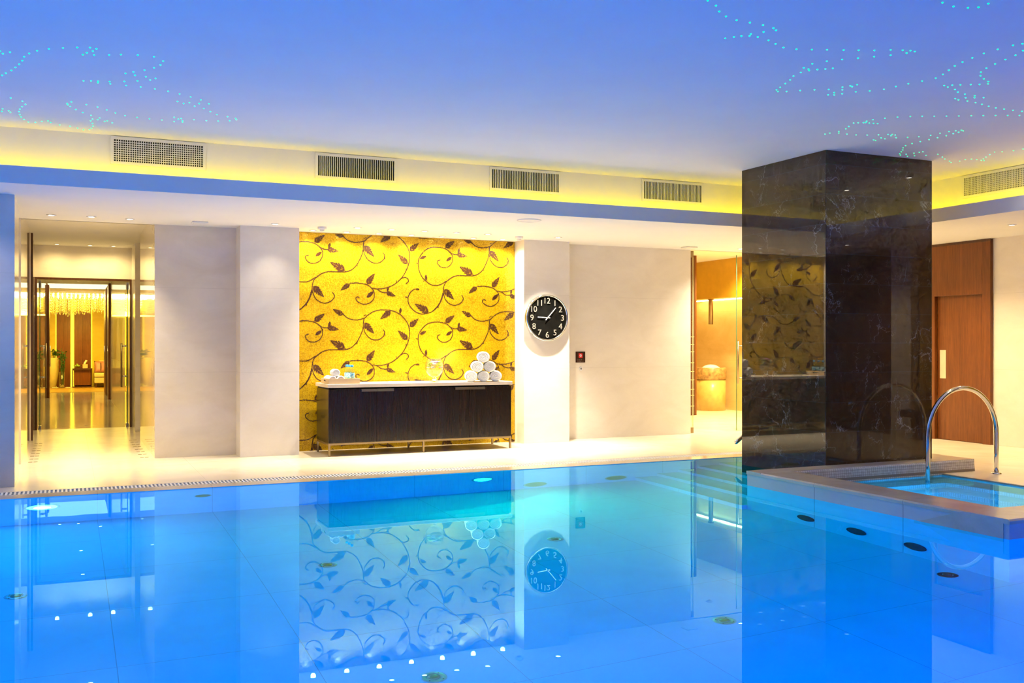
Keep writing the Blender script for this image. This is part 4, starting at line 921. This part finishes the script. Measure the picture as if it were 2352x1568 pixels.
# ------------------------------------------------------------------ the far lounge
YB = 32.29
M['gold_wall'] = stone('gold_grasscloth', (0.56, 0.40, 0.04), (0.70, 0.52, 0.07), 0.6, 0, 0, lw=0)
b = MB(); b.box(-4, YB, 0, 4, 32.45, 2.9)
struct('wall_lounge_back', b, M['gold_wall'], 'gold fabric wall at the back of the far lounge')
def led(x0, y0, z0, x1, y1, z1, label, s=1):
    q = MB(); q.box(x0, y0, z0, x1, y1, z1)
    return tag(obj('light_strip', q, M['lounge_led']), label, 'light strip', 'lounge light strips')
M['lounge_led'] = emit('lounge_led', (1.0, 0.74, 0.03), 2.6)
led(0.085, 32.27, 0.02, 0.172, 32.285, 2.73, 'glowing yellow strip between the two wooden wall panels')
led(-0.325, 32.27, 0.02, -0.306, 32.285, 2.73, 'thin glowing yellow strip at the left of the wooden wall panels')
led(0.646, 32.27, 0.02, 0.668, 32.285, 2.73, 'thin glowing yellow strip at the right of the wooden wall panels')
for x0, x1, l in ((-0.304, 0.072, 'left red brown wooden wall panel in the lounge'), (0.184, 0.640, 'right red brown wooden wall panel in the lounge')):
    t = thing('wood_panel', l, 'wall panel', ((x0 + x1) / 2, 32.2, 0), 'wooden wall panels in the lounge')
    n = 2
    for k in range(n):
        a = x0 + (x1 - x0) * k / n; c = x0 + (x1 - x0) * (k + 1) / n
        b = MB(); b.box(a, 32.20, 0.0, c - 0.004, 32.25, 2.74); obj('board', b, M['red_wood'], t)
    b = MB(); b.box(x0 + 0.03, 32.25, 0.0, x1 - 0.03, 32.289, 2.72); obj('backing', b, M['dark_wood'], t)
# ceiling light recess
t = thing('ceiling_light', 'long bright ceiling light recess before the lounge', 'ceiling light', (0.23, 26.5, 2.88))
b = MB(); b.box(-0.42, 25.42, 2.712, 0.88, 27.58, 2.72); obj('diffuser', b, emit('recess_light', (1.0, 0.86, 0.45), 1.7), t)
b = MB(); b.box(-0.45, 25.4, 2.71, -0.43, 27.6, 2.88); b.box(0.885, 25.4, 2.71, 0.905, 27.6, 2.88); obj('recess_side', b, M['white'], t)
# chandelier: canopy, lamps and a curtain of crystal strands
t = thing('chandelier', 'wide crystal chandelier of hanging strands in the lounge', 'chandelier', (0.25, 30.2, 2.25))
b = MB(); b.box(-1.4, 29.4, 2.68, 1.7, 31.0, 2.759); obj('canopy', b, M['chrome'], t)
M['crystal'] = plain('crystal_strand', (0.85, 0.72, 0.35), 0.12, 0.55, 0.25, 60)
rr = random.Random(5); b = MB()
for ix in range(96):
    for iy in range(6):
        x = -1.35 + 3.0 * (ix + rr.uniform(0.2, 0.8)) / 96; y = 29.45 + 1.5 * (iy + rr.uniform(0.2, 0.8)) / 6
        zb = 2.20 + 0.05 * math.cos(ix * 0.07 + 1) + rr.uniform(-0.05, 0.09); z = 2.68
        while z > zb:
            h = rr.uniform(0.05, 0.09)
            b.lathe([(1e-5, 0), (0.0085, -h * 0.45), (1e-5, -h * 0.9)], (x, y, z), 4, smooth=False, caps=False); z -= h
s = obj('crystal_strands', b, M['crystal'], t); s['kind'] = 'stuff'
M['bulb'] = emit('chandelier_bulb', (1, 0.88, 0.5), 30, True)
for ix in range(26):
    for iy in range(2):
        x, y = -1.25 + ix * 0.112, 29.44 + iy * 0.9
        b = MB(); b.lathe([(1e-5, 0.0), (0.014, -0.02), (0.016, -0.08), (1e-5, -0.12)], (x, y, 2.678), 10, caps=False); obj('bulb', b, M['bulb'], t)
lamp('POINT', 'chandelier_lamp', (0.25, 30.2, 2.5), 125, YEL, 0.4, parent=t)
lamp('AREA', 'chandelier_lamp', (0.25, 30.2, 2.1), 85, YEL, 1.6, parent=t)
# console table with an open dark frame
t = thing('console_table', 'wooden console table with an open dark frame in the lounge', 'console table', (0.39, 32.0, 0))
b = MB(); w = 0.03
for x in (0.125, 0.635): b.box(x, 31.85, 0.0065, x + w, 32.18, 0.545)
b.box(0.155, 31.85, 0.0065, 0.635, 31.88, 0.036); b.box(0.155, 31.85, 0.515, 0.635, 31.88, 0.545)
obj('frame', b, M['dark_wood'], t)
b = MB(); b.box(0.165, 31.92, 0.07, 0.625, 32.17, 0.514); obj('body', b, M['red_wood'], t)
b = MB(); b.box(0.122, 31.84, 0.546, 0.668, 32.185, 0.572); obj('top', b, M['dark_wood'], t)
t = thing('fruit_bowl', 'shallow flared bowl of green fruit on the console table', 'bowl', (0.25, 32.0, 0.5725))
b = MB(); b.lathe([(1e-5, 0.0), (0.05, 0.0), (0.075, 0.04), (0.13, 0.10), (0.125, 0.10), (0.07, 0.045), (1e-5, 0.01)], (0.26, 32.0, 0.5725), 28, caps=False); obj('bowl', b, M['vessel'], t)
M['apple'] = plain('green_apple', (0.30, 0.42, 0.03), 0.35, 0, 0.2)
rr = random.Random(2)
for k in range(6):
    a = 2 * PI * k / 5; q = 0.055 if k < 5 else 0
    b = MB(); b.ball((0.26 + q * math.cos(a), 32.0 + q * math.sin(a), 0.5725 + (0.068 if k < 5 else 0.105)), 0.034, 1, 1, 0.9, 12, 8)
    o = obj('green_apple', b, M['apple'], t)
t = thing('wooden_box', 'small wooden box with a rolled cloth on the console table', 'box', (0.48, 32.0, 0.5725))
b = MB(); b.box(0.405, 31.94, 0.5725, 0.545, 32.08, 0.69); obj('box', b, M['tray'], t, bevel=0.003)
b = MB(); b.tube(spline([(0.45, 32.0, 0.69), (0.475, 32.0, 0.74), (0.505, 32.0, 0.79), (0.515, 32.0, 0.81)], 4), [0.03] * 11 + [0.03, 0.012], 10); obj('rolled_cloth', b, M['towel'], t)
# tall planter with a plant
t = thing('tall_planter', 'tall pale tapering planter in the lounge', 'planter', (-0.43, 32.0, 0.0065))
M['planter'] = plain('pale_gold_ceramic', (0.62, 0.50, 0.22), 0.45)
b = MB(); b.lathe([(0.10, 0.0), (0.13, 0.05), (0.185, 0.40), (0.195, 0.62), (0.185, 0.86), (0.175, 0.88), (0.165, 0.86), (0.165, 0.80)], (-0.43, 32.0, 0.0065), 32, caps=False); obj('pot', b, M['planter'], t)
b = MB(); b.lathe([(0.165, 0.82), (1e-5, 0.84)], (-0.43, 32.0, 0.0065), 24, caps=False); obj('soil', b, M['dark_wood'], t)
M['leaf'] = plain('dark_green_leaf', (0.03, 0.09, 0.02), 0.4, 0, 0.3, 30)
def leaf(mb, p, d, L, w):
    p = Vector(p); d = Vector(d).normalized(); s = d.cross(Vector((0, 1, 0.3))).normalized(); n = s.cross(d)
    vs = []
    for i in range(7):
        u = i / 6; c = p + d * L * u + Vector((0, 0, -0.35 * L * u * u)); q = w * math.sin(PI * min(0.97, u + 0.06))
        vs += [c - s * q + n * q * 0.3, c, c + s * q + n * q * 0.3]
    fs = []
    for i in range(6):
        for k in range(2): fs.append((i * 3 + k, i * 3 + k + 1, i * 3 + k + 4, i * 3 + k + 3))
    mb.add(vs, fs, True)
def bamboo(t, x, y, z0, stems, r, seed):
    rr = random.Random(seed)
    for k in range(stems):
        dx, dy = rr.uniform(-0.1, 0.1), rr.uniform(-0.06, 0.06); h = rr.uniform(0.7, 1.0) * r
        pts = [(x + dx * 0.2, y + dy * 0.2, z0), (x + dx * 0.5, y + dy * 0.5, z0 + h * 0.5), (x + dx, y + dy, z0 + h)]
        b = MB(); b.tube(spline(pts, 6), 0.008, 8); st = obj('stem', b, M['leaf'], t)
        b = MB()
        for q in range(9):
            u = rr.uniform(0.45, 1.0); a = rr.uniform(0, 2 * PI)
            leaf(b, (x + dx * u, y + dy * u, z0 + h * u), (math.cos(a), math.sin(a), rr.uniform(0.2, 1.1)), rr.uniform(0.10, 0.17), 0.018)
        obj('leaves', b, M['leaf'], st)
bamboo(t, -0.36, 31.95, 0.84, 3, 0.32, 4)
t = thing('glass_vase', 'tall clear glass vase with bamboo stems beside the console table', 'vase', (-0.16, 31.7, 0.0065))
b = MB(); b.lathe([(1e-5, 0.0), (0.072, 0.0), (0.074, 0.01), (0.074, 0.47), (0.069, 0.47), (0.069, 0.02), (1e-5, 0.015)], (-0.16, 31.7, 0.0065), 28, caps=False); obj('vase', b, M['vessel'], t)
b = MB(); rr = random.Random(9)
for k in range(30): b.ball((-0.16 + rr.uniform(-0.045, 0.045), 31.7 + rr.uniform(-0.045, 0.045), 0.035 + rr.uniform(0, 0.07)), 0.016, 1, 1, 0.8, 8, 5)
p = obj('pebbles', b, M['planter'], t); p['kind'] = 'stuff'
bamboo(t, -0.14, 31.7, 0.04, 5, 1.15, 12)
M['stone_white'] = plain('white_pebble', (0.8, 0.78, 0.72), 0.5)
for k, (x, y, l) in enumerate(((-0.33, 31.75, 'white pebbles scattered left of the glass vase'), (0.03, 31.75, 'white pebbles scattered right of the glass vase'))):
    b = MB(); rr = random.Random(20 + k)
    for q in range(22): b.ball((x + rr.uniform(-0.075, 0.075), y + rr.uniform(-0.08, 0.08), 0.018), 0.016, 1.2, 1, 0.7, 8, 5)
    tag(obj('white_pebbles', b, M['stone_white']), l, 'pebbles', None, 'stuff')
# armchair and cushion
t = thing('armchair', 'pale yellow upholstered armchair at the right of the lounge', 'armchair', (1.05, 31.95, 0))
M['uphol'] = plain('pale_upholstery', (0.62, 0.52, 0.30), 0.8, 0, 0.05, 40)
b = MB(); b.box(0.72, 31.62, 0.13, 1.45, 32.15, 0.30); obj('seat_base', b, M['uphol'], t, bevel=0.02)
b = MB(); b.box(0.715, 31.60, 0.305, 1.455, 32.12, 0.43); obj('seat_cushion', b, M['uphol'], t, bevel=0.04, seg=3)
b = MB(); b.box(0.85, 32.14, 0.43, 1.45, 32.20, 0.80); obj('backrest', b, M['uphol'], t, bevel=0.03, seg=3)
for x in (0.74, 1.40):
    for y in (31.65, 32.10):
        b = MB(); b.box(x, y, 0.0065, x + 0.045, y + 0.045, 0.1295); obj('leg', b, M['dark_wood'], t)
t = thing('cushion', 'dusty pink cushion with a brown stripe leaning on the armchair', 'cushion', (0.90, 31.95, 0.432))
b = MB(); n = 10; vs = []
for s in (-1, 1):
    for i in range(n + 1):
        for k in range(n + 1):
            u, v = 2 * i / n - 1, 2 * k / n - 1
            th = 0.075 * (1 - u ** 4) ** 0.6 * (1 - v ** 4) ** 0.6; pin = 1 - 0.07 * (1 - abs(u)) * 0 - 0.05 * (1 - v * v) * abs(u)
            vs.append((0.90 + 0.178 * u * (1 - 0.06 * (1 - v * v)), 31.90 + 0.11 * (v + 1) / 2 + s * th, 0.440 + 0.172 * (1 + v * (1 - 0.06 * (1 - u * u)))))
fs = []
m = (n + 1) ** 2
for s in range(2):
    for i in range(n):
        for k in range(n):
            a = s * m + i * (n + 1) + k; fs.append((a, a + 1, a + n + 2, a + n + 1))
b.add(vs, fs, True); o = obj('pad', b, plain('pink_satin', (0.50, 0.20, 0.20), 0.45, 0, 0.08, 30), t)
b = MB(); b.box(0.888, 31.835, 0.50, 0.912, 31.86, 0.74); obj('stripe', b, M['dark_wood'], t)

# ------------------------------------------------------------------ doorway to the basin room
t = thing('glass_sidelight', 'narrow glass pane with metal clamps at the left of the doorway beside the pillar', 'glass panel', (8.26, 12.0, 0.0))
b = MB(); b.box(8.215, 11.995, 0.09, 8.305, 12.005, 2.60); obj('pane', b, M['glass'], t)
b = MB(); b.box(8.3052, 11.994, 0.09, 8.313, 12.006, 2.60); obj('pane_edge', b, plain('pale_glass_edge', (0.6, 0.6, 0.35), 0.2), t)
for z0, z1 in ((2.56, 2.652), (0.0, 0.085)):
    b = MB(); b.box(8.206, 11.985, z0, 8.312, 12.015, z1); obj('clamp', b, M['bronze'], t, bevel=0.003)
t = thing('door_3', 'clear glass door with a long vertical bar handle beside the dark pillar', None, (9.6, 12.0, 0.0)); t['kind'] = 'structure'
b = MB(); b.box(9.09, 11.995, 0.01, 10.2, 12.005, 2.62); obj('pane', b, M['glass'], t)
b = MB(); b.box(9.082, 11.994, 0.01, 9.0898, 12.006, 2.62); obj('pane_edge', b, M['glass_edge'], t)
b = MB(); b.tube([(9.062, 11.93, 0.71), (9.062, 11.93, 1.335)], 0.014, 12); h = obj('handle', b, M['bronze'], t)
for z in (0.79, 1.265):
    b = MB(); b.tube([(9.062, 11.93, z), (9.11, 11.994, z)], 0.011, 10); obj('standoff', b, M['bronze'], h)
    b = MB(); b.tube([(9.07, 11.935, z), (9.23, 11.935, z)], 0.010, 10); obj('cross_bar', b, M['bronze'], h)
for z0, z1 in ((2.55, 2.652), (0.0, 0.07)):
    b = MB(); b.box(9.95, 11.985, z0, 10.19, 12.015, z1); obj('pivot_fitting', b, M['steel'], t, bevel=0.003)
t = thing('wooden_post', 'tall dark wooden post inlaid with brass lines inside the glass doorway', 'wood post', (10.39, 15.0, 0))
b = MB(); b.box(10.20, 14.95, 0.0, 10.405, 15.15, 2.904); obj('post', b, M['dark_wood'], t, bevel=0.002)
b = MB(); b.box(10.405, 14.955, 0.0, 10.435, 15.14, 2.904); obj('side_board', b, M['red_wood'], t)
for k, z in enumerate((0.165, 0.36, 0.47, 0.64, 0.79, 0.95, 1.15, 1.28, 1.42)):
    b = MB(); b.box(10.20, 14.944, z, 10.375, 14.9498, z + 0.010); obj('brass_line', b, plain('brass_line', (0.85, 0.7, 0.35), 0.3, 0.3), t)
# wall with a lit ledge, ice fountain: pedestal, basin, ice, chute
b = MB(); b.box(11.35, 13.0, 2.175, 11.80, 17.09, 2.904)
struct('trim_basin_room_band', b, plain('amber_wall_band', (0.62, 0.37, 0.03), 0.35), 'deep amber band along the top of the basin room wall')
q = MB(); q.box(11.70, 13.1, 2.160, 11.78, 17.0, 2.172)
tag(obj('light_strip', q, emit('basin_room_led', (1.0, 0.80, 0.32), 18)), 'warm light strip under the amber band above the stone basin', 'light strip')
t = thing('ice_fountain', 'round stone pedestal basin heaped with ice below a metal chute', 'ice fountain', (11.55, 16.15, 0.0))
fx, fy = 11.50, 16.0
M['onyx'] = plain('honey_onyx', (0.66, 0.46, 0.13), 0.3, 0, 0.15, 7)
M['travertine'] = plain('brown_travertine', (0.44, 0.26, 0.09), 0.35, 0, 0.45, 14)
b = MB(); b.lathe([(0.285, 0.0), (0.285, 0.60)], (fx, fy, 0.0), 48); obj('pedestal', b, M['onyx'], t)
b = MB(); b.lathe([(0.292, 0.605), (0.297, 0.61), (0.297, 0.83), (0.290, 0.835), (0.235, 0.835), (0.225, 0.80), (1e-5, 0.74)], (fx, fy, 0.0), 48, caps=False); obj('basin', b, M['travertine'], t)
b = MB(); rr = random.Random(8); b.lathe([(0.22, 0.77), (0.19, 0.82), (0.13, 0.865), (0.06, 0.89), (1e-5, 0.895)], (fx, fy, 0.0), 28, caps=False); obj('ice', b, plain('crushed_ice', (0.88, 0.88, 0.84), 0.4, 0, 0.04, 60), t)
t = thing('ice_chute', 'vertical polished metal tube hanging above the stone basin', 'chute', (fx + 0.02, 16.0, 1.68))
b = MB(); b.lathe([(0.045, 2.174), (0.045, 1.68), (0.040, 1.68), (0.040, 1.80)], (fx, fy, 0.0), 28, caps=False); obj('tube', b, M['bronze'], t)
b = MB(); b.lathe([(0.06, 2.160), (0.06, 2.174), (0.045, 2.174)], (fx, fy, 0.0), 28, caps=False); obj('ceiling_flange', b, M['bronze'], t)

# ------------------------------------------------------------------ right wall: wooden door, mosaic niche and bench seen in the pillar
t = thing('door_4', 'tall red brown wooden sliding door with a pale flat handle right of the pillar', None, (10.8, 9.5, 0)); t['kind'] = 'structure'
b = MB(); b.box(10.80, 9.0, 0.0, 10.848, 9.119, 2.65); b.box(10.80, 9.119, 1.945, 10.848, 9.94, 2.65); b.box(10.80, 9.892, 0.0, 10.848, 9.94, 1.945); obj('surround', b, M['red_wood'], t, bevel=0.002)
b = MB(); b.box(10.855, 9.1192, 0.004, 10.90, 9.8918, 1.944); d = obj('leaf', b, M['red_wood'], t)
b = MB(); b.box(10.848, 9.745, 0.83, 10.8545, 9.845, 1.215); obj('handle', b, plain('pale_brass_plate', (0.72, 0.62, 0.44), 0.35, 0.3), d, bevel=0.001)
b = MB(); b.box(10.795, 8.99, 2.62, 10.7995, 9.95, 2.652); obj('top_trim', b, M['dark_wood'], t)
t = thing('mosaic_panel', 'gold mosaic panel on the right wall seen mirrored in the dark pillar', 'mosaic panel', (10.845, 5.9, 0))
b = MB(); b.box(10.835, 4.70, 0.0, 10.846, 7.30, 2.65)
def mosaic_x():
    m = M['mosaic'].copy(); m.name = 'gold_glass_mosaic_side'; return m
obj('gold_tesserae', b, M['mosaic'], t)
t = thing('wall_bench', 'dark wooden bench along the mosaic on the right wall', 'bench', (10.6, 5.9, 0))
b = MB(); b.box(10.42, 4.75, 0.30, 10.83, 7.2, 0.40); obj('seat', b, M['wenge'], t, bevel=0.003)
for y in (5.0, 6.9):
    b = MB(); b.box(10.45, y, 0.0, 10.80, y + 0.05, 0.30); obj('leg', b, M['wenge'], t)
wall('wall_right_pier', [(10.70, 4.33, 0, 10.849, 4.69, ZS - 0.001)], 'cream stone pier on the right wall seen mirrored in the pillar')
b = MB(); b.box(10.80, -3.1, 0, 10.849, 4.32, ZS - 0.001)
struct('wall_right_wood', b, M['dark_wood'], 'dark wood panelling at the near end of the right wall')

# ------------------------------------------------------------------ world, camera, view
wd = bpy.data.worlds.new('hall'); bpy.context.scene.world = wd; wd.use_nodes = True
wd.node_tree.nodes['Background'].inputs[0].default_value = (0.02, 0.02, 0.02, 1); wd.node_tree.nodes['Background'].inputs[1].default_value = 0.0
cam = bpy.data.cameras.new('camera'); co = bpy.data.objects.new('camera', cam); C.objects.link(co)
cam.sensor_width = 36; cam.lens = 2261.5 / 2352 * 36; cam.shift_y = 5.2 / 2352; cam.clip_end = 200
co.location = (0, 0, 1.3); co.rotation_euler = (PI / 2, 0, -0.4239)
sc = bpy.context.scene; sc.camera = co
sc.view_settings.view_transform = 'Standard'; sc.view_settings.look = 'None'; sc.view_settings.gamma = 1; sc.view_settings.exposure = 0.22
sc.view_settings.use_curve_mapping = False
cy_ = sc.cycles
cy_.use_denoising = True; cy_.use_adaptive_sampling = True; cy_.adaptive_threshold = 0.08; cy_.max_bounces = 9; cy_.diffuse_bounces = 4; cy_.glossy_bounces = 4; cy_.transmission_bounces = 6; cy_.adaptive_min_samples = 12; cy_.transparent_max_bounces = 16
cy_.sample_clamp_indirect = 6; cy_.caustics_refractive = True; cy_.caustics_reflective = True; cy_.blur_glossy = 0.5
